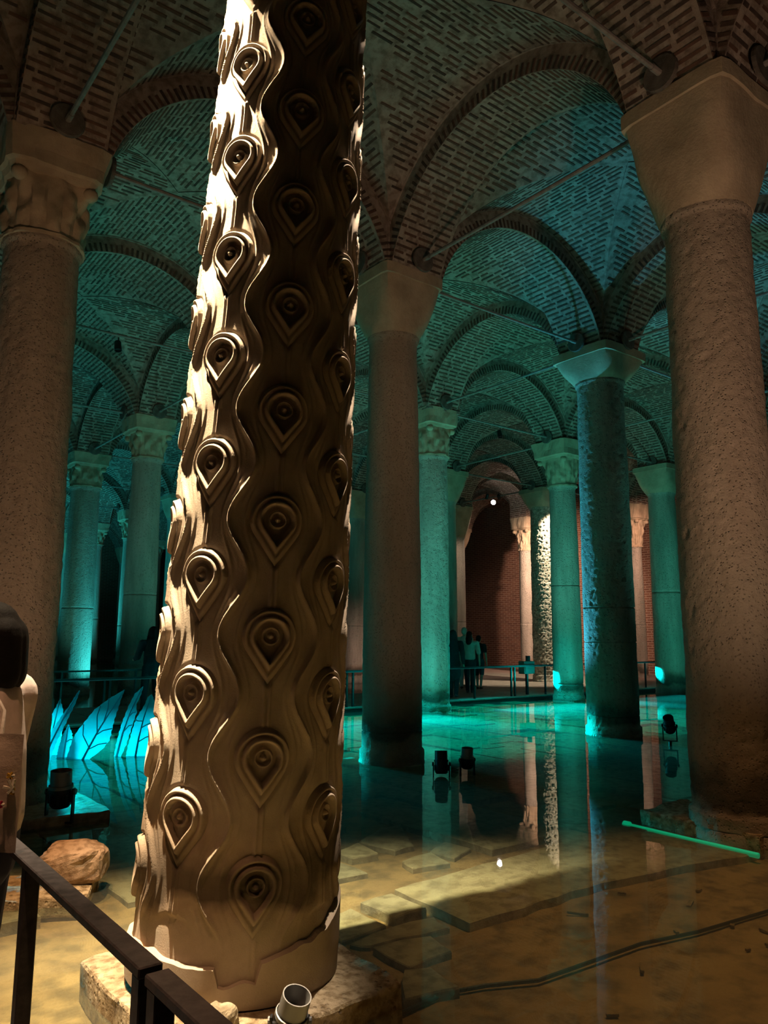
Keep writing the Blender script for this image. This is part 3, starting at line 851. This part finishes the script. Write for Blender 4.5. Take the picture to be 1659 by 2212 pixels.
railing('railing', [(11.2, 10.75), (16.2, 10.75)], [(12.2, 10.75), (13.55, 10.75), (13.68, 10.75), (14.9, 10.75), (16.1, 10.75)], .78, DZ, 'black railing in front of the walking visitors')
railing('railing', [(16.6, 10.75), (22, 10.75)], [(x, 10.75) for x in (16.7, 18.2, 19.6, 21, 22)], .78, DZ, 'black railing right of the blue-lit column')
railing('railing', [(-6, 13.8), (10, 13.8)], [(x, 13.8) for x in np.arange(-5, 10, 1.6)], .78, DZ, 'far-side black railing of the long walkway', led=False)

bx = empty('control_box', (14.35, 10.92, .105)); props(bx, 'dark grey metal control box on the railing by the teal column', 'box')
bevel(MB().box((0, 0, .72), (.42, .22, .34)).obj('cabinet', M_lampgrey, bx), .01); MB().box((0, 0, .28), (.06, .06, .56)).obj('stand', M_black, bx); MB().box((0, -.115, .72), (.36, .012, .28)).obj('door', M_lampgrey, bx)
MB().box((.06, 0, .96), (.10, .08, .14)).obj('switch_head', M_black, bx)

# viewing platform under the camera and its near railing
vp = empty('viewing_platform', (-1.18, -3, 0)); props(vp, 'dark viewing platform below the near railing', 'platform')
for k in range(14):
    MB().box((-1.6, -3.5+k*.5, .085), (3.2, .49, .05)).obj('deck_board', M_deck, vp)
MB().box((.08, 2.4, .085), (.16, .5, .05)).obj('deck_board', M_deck, vp)
MB().box((-.02, 0, .0), (.04, 7.2, .16)).obj('fascia', M_black, vp)
def near_rail(label, y0, y1, posts):
    o = empty('handrail', (-1.225, y0, .11)); props(o, label, 'railing')
    h = .94
    b_ = bevel(MB().box((0, (y1-y0)/2, h-.006), (.05, y1-y0, .022)).obj('top_rail', M_rail, o), .003)
    for p in posts: bevel(MB().box((0, p-y0, (h-.017)/2), (.042, .042, h-.017)).obj('post', M_rail, o), .003)
    bevel(MB().box((0, (y1-y0)/2, .12), (.03, y1-y0-.04, .03)).obj('bottom_rail', M_rail, o), .002)
    return o
near_rail('near black handrail running past the woman to its corner post', -2.055, -.83, (-2.03, -1.15))
near_rail('second black handrail beginning at the bottom centre-left', -3.9, -2.085, (-2.11, -3.0, -3.85))

# ------------------------------------------------------------------ lamps in view
def spot_lamp(name, loc, tilt, rz, label, size=1.0, mat=M_black, stemh=.22, roll=0):
    o = empty(name, loc, rz); props(o, label, 'spotlight'); s = size
    c, sn = math.cos(tilt), math.sin(tilt); M = np.array([[math.cos(roll), 0, math.sin(roll)], [0, 1, 0], [-math.sin(roll), 0, math.cos(roll)]]) @ np.array([[1, 0, 0], [0, c, -sn], [0, sn, c]])
    z = stemh
    mb = MB().lathe([(.0, -.09*s), (.05*s, -.09*s), (.062*s, -.075*s), (.066*s, .0), (.066*s, .03*s), (0, .03*s)], 24, M, False, (0, 0, z)); hs = mb.obj('housing', M_black, o, True)
    MB().lathe([(.062*s, .03*s), (.062*s, .125*s), (.057*s, .125*s), (.055*s, .04*s), (0, .04*s)], 24, M, False, (0, 0, z)).obj('snoot', mat, o, True)
    MB().lathe([(.066*s, .020*s), (.071*s, .022*s), (.071*s, .040*s), (.066*s, .042*s)], 24, M, False, (0, 0, z)).obj('clamp_ring', mat, o, True)
    for k in range(9):
        a = 2*PI*k/9
        f = np.array([(.066*s*math.cos(a), .066*s*math.sin(a), -.035*s)]) @ M.T + np.array((0, 0, z))
        MB().box(f[0], (.012*s, .012*s, .055*s), M @ np.array([[math.cos(a), -math.sin(a), 0], [math.sin(a), math.cos(a), 0], [0, 0, 1]])).obj('cooling_fin', M_black, hs)
    for sg in (-1, 1):
        ba = MB().bar((sg*.078*s, 0, z-.17*s), (sg*.078*s, 0, z+.02*s), .035*s, .010*s, (1, 0, 0)).obj('bracket_arm', M_black, o)
        MB().lathe([(0, -.006*s), (.018*s, -.006*s), (.018*s, .008*s), (0, .008*s)], 12, np.array([[0, 0, 1], [0, 1, 0], [-1, 0, 0]]), False, (sg*.085*s, 0, z)).obj('bolt', mat, ba)
    MB().box((0, 0, z-.175*s), (.17*s, .04*s, .012*s)).obj('bracket_base', M_black, o)
    MB().tube([(0, 0, -.10), (0, 0, z-.17*s)], .018*s, 10).obj('stem', M_black, o, True)
    return o
cr = math.atan2(RIGHT.y, RIGHT.x)
spot_lamp('spotlight', (-.19, -.89, -.02), math.radians(16), cr, 'grey tubular spotlight at the foot of the carved column', .9, M_lampgrey, .27, math.radians(16))
spot_lamp('spotlight', (4.68, 3.66, -.04), math.radians(-8), cr, 'left one of two black spotlights in the water by the brown middle column', 1.25, M_black, .18)
spot_lamp('spotlight', (4.98, 3.52, -.04), math.radians(6), cr+.3, 'right one of two black spotlights in the water, with a pale stripe', 1.15, M_lampgrey, .22)
spot_lamp('spotlight', (9.35, 3.5, -.06), math.radians(35), cr-.5, 'small black spotlight on a bent stem beside the big right-hand column', 1.3, M_black, .36)
spot_lamp('spotlight', (9.65, 3.25, -.06), math.radians(30), cr-.5, 'small black spotlight half hidden by the big right-hand column', 1.2, M_black, .36)
spot_lamp('spotlight', (.30, 3.92, .0), math.radians(5), cr, 'dark spotlight on a bracket at the foot of the rough left-hand column', 1.5, M_lampgrey, .28)

def rod_lamp(loc, label, target, energy, color, cone=60, radius=.05, bulb=True, blend=.5):
    o = empty('ceiling_spotlight', loc); props(o, label, 'spotlight')
    d = (Vector(target)-Vector(loc)).normalized(); q = d.to_track_quat('Z', 'Y').to_matrix()
    MB().lathe([(0, -.16), (.05, -.16), (.06, -.14), (.065, .03), (.055, .03), (.05, .0), (0, 0)], 16, np.array(q), False).obj('housing', M_black, o, True)
    MB().tube([(0, 0, 0), (0, 0, .22)], .012, 6).obj('hanger', M_black, o)
    if bulb: MB().lathe([(0, .004), (.046, .004), (.046, .010), (0, .012)], 14, np.array(q), False).obj('lens', M_bulb, o)
    lo = Vector(loc)+d*.06
    l = light('spot_beam', 'SPOT', lo, energy, color, target, radius, cone, blend)
    return o
side = -RIGHT
kl = side*.86-FWD*.30
rod_lamp((kl.x, kl.y, 6.45), 'ceiling spotlight above left raking the carved column', (-.32, .10, 4.1), 7500, (1, .78, .50), 46, .03, blend=.95)
kr = RIGHT*.98+FWD*.66
rod_lamp((kr.x, kr.y, 6.75), 'ceiling spotlight behind right raking the carved column edge', (.25, .0, 3.8), 2600, (1, .80, .60), 26, .03)
bc = Vector((4*SX, 3*SY, 0))-RIGHT*.1
kb = bc+RIGHT*1.0-FWD*1.1
rod_lamp((kb.x, kb.y, 6.75), 'ceiling spotlight raking the brilliantly lit far column', (bc.x+.1, bc.y, 3.0), 2600, (1, .84, .58), 70, .03)
# the bare bright lamp seen in the end niche
rod_lamp((21.8, 19.3, 7.33), 'bright white spotlight glaring under the far vault', (16, 9, 0.5), 500, (1, .80, .62), 120, .06)
st = MB().ball((21.72, 19.18, 7.28), .10, 14, 8).obj('lamp_globe', M_bulb); props(st, 'glaring white lamp globe in the far brown bay', 'lamp')
for k in range(2):
    rod_lamp((18.6+k*.35, 16.5-.3*k, 6.75), ('left' if k == 0 else 'right')+' of two small black spotlights hung on the far tie rod', (19.6+k*4.9, 19.5, 2), 260, (1, .66, .48), 70, .04, False)
for fx, fe, fl_ in ((2.45, 1300, 'left of the three added dim teal downlights hung on the tie rods'), (7.35, 4200, 'middle one of three added teal downlights hung on the tie rods'), (12.25, 4200, 'right one of three added teal downlights hung on the tie rods')):
    rod_lamp((fx, 2*SY, 6.72), fl_, (fx, 7.9, 0), fe, (.0, .80, .74), 56, .05, False)  # downlights added to carry the cyan pool across the water
# warm wash on the end wall bay
light('end_bay_light', 'SPOT', (22.5, 16.0, 6.4), 2300, (1, .60, .42), (27.2, 21, 2.2), .1, 100, .8)
light('end_bay_light_right', 'SPOT', (22.0, 11.5, 6.4), 900, (1, .52, .36), (27.2, 15, 2), .1, 100, .8)
light('pink_column_light', 'SPOT', (14.0, 17.2, .6), 60, (1, .60, .45), (14.7, 19.5, 1.2), .05, 80, .6)

# submerged uplights (teal) at the feet of the columns
def uplight(x, y, energy, color, target=None, cone=110, z=.10, lab=None):
    light('uplight', 'SPOT', (x, y, z), energy, color, target or (x+.01, y, 6), .08, cone, .7)
TL = (.12, .62, .51); TG = (.08, .74, .50); CY2 = (.04, .72, .78)
uplight(6.6, 7.2, 480, TL, (9.9, 9.8, 2.8), 66)        # onto the teal column
uplight(7.4, 7.4, 260, TL, (7.8, 9.6, 8), 100)
uplight(12.3, 7.6, 380, TL, (12.3, 7.6, 8), 130)
uplight(12.2, 3.0, 200, TL, (12.4, 3.0, 8), 120)
uplight(7.6, 2.8, 26, TL, (7.6, 2.8, 8), 100)
uplight(9.0, 7.2, 1500, (.06, .46, .74), (9.75, 4.9, 3.6), 66)   # blue side of the right column
uplight(2.4, 8.2, 130, TL, (2.4, 9.6, 8), 110)
uplight(-2.2, 8.5, 90, TL, (-2.2, 8.5, 8), 120)
uplight(2.6, 12.4, 150, TL, (2.4, 12.4, 8), 140, z=.36)
uplight(7.3, 12.6, 200, TL, (7.3, 12.6, 8), 140, z=.36)
uplight(12.0, 6.6, 150, TG, (14.7, 9.8, 2.6), 66)
uplight(16.8, 6.6, 190, TG, (19.5, 9.7, 2.6), 66)
uplight(17.2, 7.4, 200, TL, (17.2, 7.4, 8), 130)
uplight(3.6, 17.0, 170, TL, (3.2, 17.4, 8), 140)
uplight(2.7, 21.8, 420, CY2, (2.5, 22.2, 8), 140)
uplight(7.3, 22, 420, CY2, (7.3, 22, 8), 140)
uplight(7.3, 31, 1200, CY2, (7.0, 31.5, 6), 160)
uplight(4.0, 36, 1200, CY2, (4.0, 36, 6), 160)
uplight(6.3, 18.0, 420, CY2, (4.9, 19.5, 2), 80)
light('leaf_light', 'SPOT', (.1, 8.3, .35), 40, (.0, .75, .95), (2.0, 7.4, .4), .1, 100, .7)
light('leaf_front_light', 'SPOT', (1.1, 6.2, .05), 30, (.0, .75, .95), (1.9, 7.6, .4), .1, 110, .7)

# ------------------------------------------------------------------ glass leaves
def glass_leaf(label, base_px, outline, rib, veins, rz=0, tilt=.1, bend=.25, dep=0):
    """outline in metres (x across, z up), closed polygon"""
    o = empty('glass_leaf', base_px, cr+rz); props(o, label, 'sculpture', 'glass leaves in the water')
    pts = np.array(outline, float); n = len(pts)
    def warp(x, y, z): return (x, y+bend*z*z+tilt*z+.18*(x-np.interp(z, [r[1] for r in rib], [r[0] for r in rib]))**2/.1*.3, z)
    # fill: horizontal scan rows between left and right edge
    zmin, zmax = pts[:, 1].min(), pts[:, 1].max(); rows, cols = 40, 12
    def cross(z):
        xs = []
        for i in range(n):
            (x0, z0), (x1, z1) = pts[i], pts[(i+1) % n]
            if (z0-z)*(z1-z) < 0 or z0 == z: xs.append(x0+(x1-x0)*((z-z0)/(z1-z0) if z1 != z0 else 0))
        return (min(xs), max(xs)) if len(xs) >= 2 else None
    V = [[], []]; R = 0
    for q in range(rows):
        z = zmin+(zmax-zmin)*(.002+.996*q/(rows-1)); c = cross(z)
        if c is None: continue
        R += 1
        jag = .012*abs(math.sin(q*.9))*(q < rows-3); c = (c[0]+jag, c[1]-jag)
        for k in range(cols):
            x = c[0]+(c[1]-c[0])*k/(cols-1)
            V[0].append(warp(x, -.008, z)); V[1].append(warp(x, .008, z))
    mb = MB(); mb.grid(V[0], R, cols); mb.add(V[1], [tuple(f[::-1]) for f in gridfaces(R, cols, False).tolist()])
    nn = R*cols
    ring = [i*cols for i in range(R)]+[(R-1)*cols+k for k in range(1, cols)]+[i*cols+cols-1 for i in range(R-2, -1, -1)]+[k for k in range(cols-2, 0, -1)]
    mb.f += [(ring[i], ring[i-1], ring[i-1]+nn, ring[i]+nn) for i in range(len(ring))]
    bl = mb.obj('blade', M_glass, o, True)
    MB().tube([warp(x, -.014, z) for x, z in rib], [.016-.010*i/(len(rib)-1) for i in range(len(rib))], 8).obj('midrib', M_vein, bl, True)
    for vv in veins: MB().tube([warp(x, -.012, z) for x, z in vv], .008, 6).obj('vein', M_vein, bl, True)
    return o
def P2(pts, bx, by, k=159.): return [((x-bx)/k, (by-y)/k) for x, y in pts]
LB = lambda x, dy=0: (Vector((1.695, 7.417, -.02))+RIGHT*((x-200)/159.)+FWD*dy)
b = (185, 1652)
glass_leaf('largest cyan glass leaf, leaning, in the middle of the glass cluster', LB(185),
           P2([(245, 1505), (215, 1523), (196, 1538), (185, 1547), (170, 1570), (155, 1592), (147, 1610), (142, 1640), (138, 1652), (190, 1652), (218, 1630), (232, 1610), (236, 1570), (241, 1540)], *b),
           P2([(178, 1652), (190, 1625), (205, 1590), (222, 1555), (245, 1507)], *b),
           [P2(q, *b) for q in ([(190, 1625), (172, 1600), (168, 1578)], [(203, 1594), (196, 1560), (198, 1540)], [(214, 1570), (217, 1545), (214, 1524)], [(190, 1628), (210, 1618), (226, 1616)], [(200, 1600), (215, 1590), (234, 1586)])], .0)
b = (245, 1640)
glass_leaf('tall cyan glass leaf with hooked tip behind the largest one', LB(245, .25),
           P2([(265, 1488), (258, 1497), (250, 1503), (243, 1530), (236, 1570), (232, 1610), (230, 1640), (248, 1640), (258, 1610), (263, 1580), (268, 1542), (262, 1528), (267, 1508)], *b),
           P2([(238, 1640), (245, 1590), (253, 1540), (264, 1492)], *b), [P2(q, *b) for q in ([(246, 1585), (256, 1572), (264, 1570)], [(250, 1555), (258, 1545), (266, 1543)])], -.2)
b = (285, 1622)
glass_leaf('broad pointed cyan glass leaf nearest the carved column', LB(285, .30),
           P2([(298, 1488), (290, 1495), (283, 1515), (272, 1535), (265, 1560), (258, 1600), (255, 1622), (314, 1622), (314, 1575), (316, 1545), (310, 1530), (311, 1513), (305, 1497)], *b),
           P2([(278, 1620), (282, 1580), (288, 1540), (298, 1490)], *b), [P2(q, *b) for q in ([(284, 1560), (298, 1552), (314, 1546)], [(280, 1590), (296, 1580), (313, 1574)], [(287, 1545), (276, 1545), (270, 1542)])], .1)
b = (110, 1640)
glass_leaf('narrow upright cyan glass leaf by the rough left-hand column', LB(112, -.1),
           P2([(139, 1493), (134, 1503), (126, 1527), (114, 1550), (100, 1580), (94, 1620), (92, 1640), (112, 1640), (122, 1600), (134, 1558), (142, 1518)], *b),
           P2([(100, 1640), (110, 1600), (124, 1555), (139, 1497)], *b), [P2(q, *b) for q in ([(126, 1550), (132, 1540), (140, 1530)],)], -.3)
b = (95, 1640)
glass_leaf('cyan glass leaf tip half hidden behind the rough left-hand column', LB(88, .35),
           P2([(98, 1517), (92, 1530), (80, 1560), (70, 1600), (70, 1640), (112, 1640), (113, 1560), (108, 1538)], *b),
           P2([(88, 1640), (90, 1600), (98, 1520)], *b), [P2(q, *b) for q in ([(91, 1590), (100, 1575), (111, 1570)],)], .2)
b = (130, 1640)
glass_leaf('short cyan glass leaf low between the two larger groups', LB(131, .15),
           P2([(128, 1568), (120, 1585), (112, 1615), (110, 1640), (146, 1640), (144, 1605), (139, 1585)], *b),
           P2([(126, 1640), (128, 1600), (129, 1572)], *b), [P2(q, *b) for q in ([(128, 1605), (136, 1600), (143, 1600)],)], .1)

# ------------------------------------------------------------------ loose stones, cable, tube
def rock(name, loc, d, seed, mat, label, rz=0):
    mb = MB(); V = []; mb.ball((0, 0, 0), 1, 28, 18)
    v = mb.v[0]; out = []
    for p in v:
        p = Vector(p); q = Vector([math.copysign(abs(c)**.62, c) for c in p])
        k = 1+.16*noise.noise(p*1.5+Vector((seed, 0, 0)))+.07*noise.noise(p*4+Vector((0, seed, 0)))
        out.append((q.x*k*d[0]/2, q.y*k*d[1]/2, max(q.z*k*d[2]/2, -d[2]*.42)))
    mb.v[0] = np.array(out); o = mb.obj(name, mat, None, False, loc, (0, 0, rz)); props(o, label, 'rock'); return o
rock('rubble_stone', (-.13, 2.03, .155), (.42, .36, .26), 4, M_rock, 'pinkish rubble stone lying on a slab beyond the handrail', cr+.2)
sl = rough_block('broken_slab', (-.33, 1.98, -.005), (.62, .50, .12), M_plinth, 21, amp=.03, sub=8, rot=cr+.15); props(sl, 'broken flat slab carrying the pinkish stone', 'slab')
rock('rubble_stone', (-.30, -.52, .10), (.16, .14, .22), 9, M_slab2, 'small dark stone against the corner post of the handrail', .4)
rock('rubble_stone', (3.35, 9.3, .0), (.5, .4, .18), 12, M_slab2, 'low dark stone at the foot of the left walkway', .4)
cab = [(.30, -.72), (.56, -.58), (.92, -.55), (1.13, -.61), (1.39, -.73), (1.80, -.75), (2.22, -.77), (2.66, -.87), (3.34, -.95), (4.2, -1.05)]
cb = MB().tube([(x, y, -.05) for x, y in cab], .011, 8).obj('cable', M_black, None, True); props(cb, 'thin dark cable snaking across the wet floor at lower right', 'cable')
gt = empty('light_tube', (4.41, .24, -.012)); props(gt, 'green glowing light tube along the right-hand plinth', 'light tube')
MB().tube([(.02, .60, 0), (0, 0, 0), (.0, -.6, 0)], .022, 10).obj('tube', M_greentube, gt, True)
MB().lathe([(0, -.03), (.035, -.03), (.035, .03), (0, .03)], 14, np.array([[1, 0, 0], [0, 0, 1], [0, -1, 0]]), False, (.02, .62, 0)).obj('end_cap', M_greentube, gt)
# silt scraps on the floor
for k in range(15):
    x = random.uniform(1.3, 4.2); y = random.uniform(-1.7, -.15)
    c = rough_block('mud_clod', (x, y, -.062), (random.uniform(.03, .13), random.uniform(.012, .03), .014), M_silt, k*2.3, floor, random.uniform(0, 3), .012, 3)

# ------------------------------------------------------------------ people
def remesh(name, parts, voxel, mat, parent=None, smooth=6):
    mb = MB()
    for p in parts:
        if p[0] == 'c':
            _, a, b_, r0, r1 = p; a, b_ = Vector(a), Vector(b_); k = 6
            mb.tube([a.lerp(b_, i/k) for i in range(k+1)], [r0+(r1-r0)*i/k for i in range(k+1)], 12); mb.ball(a, r0, 12, 8); mb.ball(b_, r1, 12, 8)
        else: mb.ball(p[1], p[2], 16, 10)
    o = mb.obj(name, mat)
    r = o.modifiers.new('r', 'REMESH'); r.mode = 'VOXEL'; r.voxel_size = voxel
    s = o.modifiers.new('s', 'SMOOTH'); s.factor = .5; s.iterations = smooth
    dg = bpy.context.evaluated_depsgraph_get(); me = bpy.data.meshes.new_from_object(o.evaluated_get(dg))
    o.modifiers.clear(); o.data = me; me.polygons.foreach_set('use_smooth', [True]*len(me.polygons))
    if not me.materials: me.materials.append(mat)
    if parent: o.parent = parent
    return o

def hand(wr, d, side, s):
    """palm and five fingers from wrist along d (hanging, slightly curled)"""
    wr, d = Vector(wr), Vector(d).normalized(); out = []
    f = Vector((0, 1, 0)); x = Vector((side, 0, 0))
    pc = wr+d*.05*s; out.append(('c', wr, wr+d*.085*s, .022*s, .026*s)); out.append(('c', pc+f*.02*s, pc-f*.02*s, .02*s, .02*s))
    for k, (off, ln) in enumerate(((.030, .07), (.010, .08), (-.010, .075), (-.028, .058))):
        a = wr+d*.095*s+f*off*s; m_ = a+d*ln*.55*s-x*.006*s; e = m_+d*ln*.45*s-x*.018*s
        out += [('c', a, m_, .0085*s, .008*s), ('c', m_, e, .008*s, .007*s)]
    a = wr+d*.03*s+f*.028*s; out += [('c', a, a+d*.035*s+f*.022*s, .011*s, .009*s), ('c', a+d*.035*s+f*.022*s, a+d*.07*s+f*.024*s, .009*s, .008*s)]
    return out

def person(loc, rz, h, label, top, bottom, hair, long_hair=False, shorts=False, stride=.12, arm=(0, 0), voxel=.012, hood=False, sleeves=.6, wide=1.0, short_top=True, group=None, el0=None, wr0=None, bob=False, loose=1.0):
    """local +y is the facing direction"""
    o = empty('person', Vector(loc)+Vector((0, 0, .016)), rz); props(o, label, 'person', group); s = h/1.70
    Z = lambda x, y, z: (x*s, y*s, z*s)
    hip = [(-.095, 0, .88), (.095, 0, .88)]; kn = [(-.10, .02+stride*.5, .48), (.10, .03-stride*.4, .49)]; an = [(-.10, stride*.9, .08), (.10, -stride, .11)]
    sh = [(-.185*wide, 0, 1.38), (.185*wide, 0, 1.38)]
    el = [(-.235*wide, -.03+arm[0]*.12, 1.10), (.235*wide, -.03+arm[1]*.12, 1.10)]; wrs = [(-.235*wide, .06+arm[0]*.22, .86+arm[0]*.22), (.235*wide, .06+arm[1]*.22, .86+arm[1]*.22)]
    if el0: el[0] = el0; wrs[0] = wr0
    B = [('c', Z(0, 0, .93), Z(0, .0, 1.18), .125*s*wide, .12*s), ('c', Z(0, 0, 1.18), Z(0, 0, 1.36), .12*s, .125*s), ('c', Z(0, -.01, 1.40), Z(0, .01, 1.53), .05*s, .048*s)]
    B += [('b', Z(0, .015, 1.605), (.073*s, .092*s, .108*s)), ('b', Z(0, .06, 1.555), (.048*s, .045*s, .05*s)), ('c', Z(0, .095, 1.60), Z(0, .115, 1.575), .011*s, .016*s)]   # skull, jaw, nose
    for q in (-1, 1):
        B += [('b', Z(q*.078, .0, 1.595), (.012*s, .02*s, .032*s))]
    for k in (0, 1):
        B += [('c', Z(*hip[k]), Z(*kn[k]), .085*s, .055*s), ('c', Z(*kn[k]), Z(*an[k]), .055*s, .036*s), ('c', Z(*an[k]), Z(an[k][0], an[k][1]+.14, an[k][2]-.05), .035*s, .03*s)]
        B += [('c', Z(*sh[k]), Z(*el[k]), .05*s, .038*s), ('c', Z(*el[k]), Z(*wrs[k]), .038*s, .027*s), ('c', Z(0, 0, 1.36), Z(*sh[k]), .07*s, .055*s)]
        B += hand(Z(*wrs[k]), Vector(wrs[k])-Vector(el[k]), -1 if k == 0 else 1, s)
    remesh('body', B, voxel, M_skin, o, 3)
    T = [('c', Z(0, 0, .95 if not short_top else .98), Z(0, 0, 1.20), .150*s*wide, .142*s*wide), ('c', Z(0, 0, 1.20), Z(0, 0, 1.36), .142*s*wide, .135*s)]
    for k in (0, 1):
        e = Vector(sh[k]).lerp(Vector(el[k]), min(1, sleeves)); T += [('c', Z(0, 0, 1.37), Z(*sh[k]), .085*s, .07*s), ('c', Z(*sh[k]), Z(*e), .072*s*loose, .066*s*loose)]
        if sleeves > 1: T += [('c', Z(*el[k]), Z(*Vector(el[k]).lerp(Vector(wrs[k]), sleeves-1)), .058*s, .045*s)]
    if not short_top: T += [('c', Z(0, 0, .62), Z(0, 0, 1.0), .19*s*wide, .15*s*wide)]
    remesh('top', T, voxel, top, o, 5)
    Pn = [('c', Z(0, 0, .93), Z(0, 0, .86), .142*s*wide, .14*s*wide)]
    for k in (0, 1):
        end = Vector(kn[k]) if shorts else Vector(an[k])
        Pn += [('c', Z(*hip[k]), Z(*(Vector(hip[k]).lerp(Vector(kn[k]), .95))), .098*s, .078*s)]
        if not shorts: Pn += [('c', Z(*kn[k]), Z(*an[k]), .075*s, .056*s)]
    remesh('trousers' if not shorts else 'shorts', Pn, voxel, bottom, o, 5)
    for k in (0, 1):
        remesh('shoe', [('c', Z(an[k][0], an[k][1]-.02, an[k][2]-.04), Z(an[k][0], an[k][1]+.15, an[k][2]-.05), .045*s, .038*s)], voxel, M_shoe, o, 3)
    Hh = [('b', Z(0, -.012, 1.635), (.085*s, .098*s, .092*s)), ('b', Z(0, -.04, 1.59), (.083*s, .075*s, .09*s))]
    if long_hair: Hh += [('c', Z(0, -.05, 1.60), Z(0, -.075, 1.42), .085*s, .09*s), ('c', Z(0, -.06, 1.5), Z(0, -.08, 1.38), .10*s, .075*s)]
    if bob: Hh += [('c', Z(-.018, -.055, 1.60), Z(-.018, -.055, 1.475), .078*s, .082*s), ('c', Z(.018, -.055, 1.60), Z(.018, -.055, 1.475), .078*s, .082*s)]
    if hood: Hh += [('c', Z(0, -.02, 1.62), Z(0, -.03, 1.36), .105*s, .15*s), ('c', Z(0, -.04, 1.40), Z(0, -.05, 1.18), .15*s, .16*s)]
    remesh('headscarf' if hood else 'hair', Hh, voxel, hair, o, 3)
    return o
away = math.atan2(FWD.y, FWD.x)-PI/2      # facing away from the camera
person((11.85, 11.15, DZ), away-.35, 1.68, 'person in a long black coat and headscarf walking away behind the railing', M_darkcloth, M_darkcloth, M_darkcloth, hood=True, sleeves=1.9, short_top=False, wide=1.1)
person((13.25, 12.0, DZ), away-.3, 1.66, 'person in a loose pale top and dark trousers walking away', M_whitecloth, M_darkcloth, M_hair, long_hair=True, sleeves=.9, stride=.2, wide=1.15)
person((14.5, 12.9, DZ), away-.4, 1.55, 'person in black shirt and shorts, farthest right of the walkers', M_darkcloth, M_darkcloth, M_hair, shorts=True, stride=.18)
person((14.35, 13.35, DZ), away-.2, 1.78, 'pale-haired person mostly hidden behind the walker in the pale top', M_whitecloth, M_whitecloth, M_whitecloth, stride=.1)
bk = Vector((4.25, 12.0, DZ))
person(bk, away+.6, 1.70, 'person in black standing on the walkway at the left edge of the carved column', M_darkcloth, M_darkcloth, M_hair, hood=True, sleeves=1.9, arm=(.9, .9), wide=1.15)

# the woman cropped by the left edge, in profile, facing left
wl = Vector((-1.40, -.60, .11))+RIGHT*.10+FWD*.06; wrz = math.atan2(-RIGHT.y, -RIGHT.x)-PI/2-.05
wo = person(wl, wrz, 1.655, 'woman with black bob and pale shirt cropped by the left edge', M_shirt, M_navy, M_hair, bob=True, sleeves=.85, stride=.03, arm=(.8, .8), voxel=.008, wide=1.1, el0=(-.22, -.15, 1.17), wr0=(-.20, .10, 1.12), loose=1.25)
# her tote bag
tb = empty('tote_bag', wl+RIGHT*.165-FWD*.37+Vector((0, 0, .96)), cr+.05); props(tb, 'cream canvas tote bag with embroidered flowers hanging at the woman\'s side', 'bag')
V = []; nbx, nbz = 22, 26; bw, bh = .30, .33
for sgn in (-1, 1):
    for iz in range(nbz):
        for ix in range(nbx):
            u, v = ix/(nbx-1), iz/(nbz-1); x = (u-.5)*bw; z = v*bh
            bul = .045*math.sin(PI*u)**.7*(.35+.65*math.sin(PI*min(1, .12+.9*v))); k = .014*noise.noise((x*14, z*12, sgn*3))+.007*noise.noise((x*32, z*30, 2))
            V.append((x, sgn*(bul+k*math.sin(PI*u)), z+.012*noise.noise((x*9, 0, z*3))))
mb = MB(); G = gridfaces(nbz, nbx, False).tolist(); n1 = nbx*nbz
mb.add(V, [tuple(f) for f in G]+[tuple(q+n1 for q in f[::-1]) for f in G] +
       [(i, i+1, n1+i+1, n1+i) for i in range(nbx-1)]+[(j*nbx, n1+j*nbx, n1+(j+1)*nbx, (j+1)*nbx) for j in range(nbz-1)]+[(j*nbx+nbx-1, (j+1)*nbx+nbx-1, n1+(j+1)*nbx+nbx-1, n1+j*nbx+nbx-1) for j in range(nbz-1)])
bag = mb.obj('bag_body', M_bag, tb, True)
for y in (-.03, .03): MB().tube([(-.07, y, bh-.02), (-.06, y+.03, bh+.06), (-.02, y*.6+.06, bh+.11), (.02, y*.6+.06, bh+.11), (.06, y+.03, bh+.06), (.07, y, bh-.02)], .008, 6).obj('handle', M_bag, tb, True)
M_thread = plain('dark_thread', (.03, .02, .035), .8); M_red = plain('red_thread', (.45, .01, .06), .8); M_yel = plain('yellow_thread', (.75, .45, .05), .8); M_wht = plain('white_petal', (.85, .80, .68), .8)
def stitch(pts, mat, name='embroidery', r=.0035):
    pts = [(min(x+.012, .14), z) for x, z in pts]
    MB().tube([(x, -.05*math.sin(PI*(x/bw+.5))**.7*(.35+.65*math.sin(PI*min(1, .12+.9*z/bh)))-.012, z) for x, z in pts], r, 5).obj(name, mat, bag)
for a, b_ in (((.03, .20), (.045, .155)), ((.045, .205), (.068, .155)), ((.052, .21), (.08, .158)), ((.088, .20), (.090, .157)), ((.028, .20), (.018, .155)), ((.05, .19), (.035, .157)), ((-.01, .20), (.005, .155))):
    stitch([a, b_], M_thread)
for f in ([(.055, .13), (.085, .13)], [(.068, .13), (.066, .10)], [(.08, .12), (.072, .112)], [(.085, .115), (.097, .088)], [(.02, .125), (.03, .128)]): stitch(f, M_thread, r=.0025)
for (x, z), mt in (((.10, .137), M_red), ((.024, .098), M_red), ((.128, .17), M_yel), ((.118, .215), M_yel)):
    for k in range(5): stitch([(x, z), (x+.010*math.cos(k*1.26), z+.010*math.sin(k*1.26))], mt if k else M_wht, 'flower', .004)
stitch([(.024, .09), (.03, .065)], M_thread, 'flower_stem', .002)
for k in range(6): stitch([(.125, .178), (.125+.022*math.cos(k*1.05), .185+.022*math.sin(k*1.05))], M_wht, 'petal', .005)
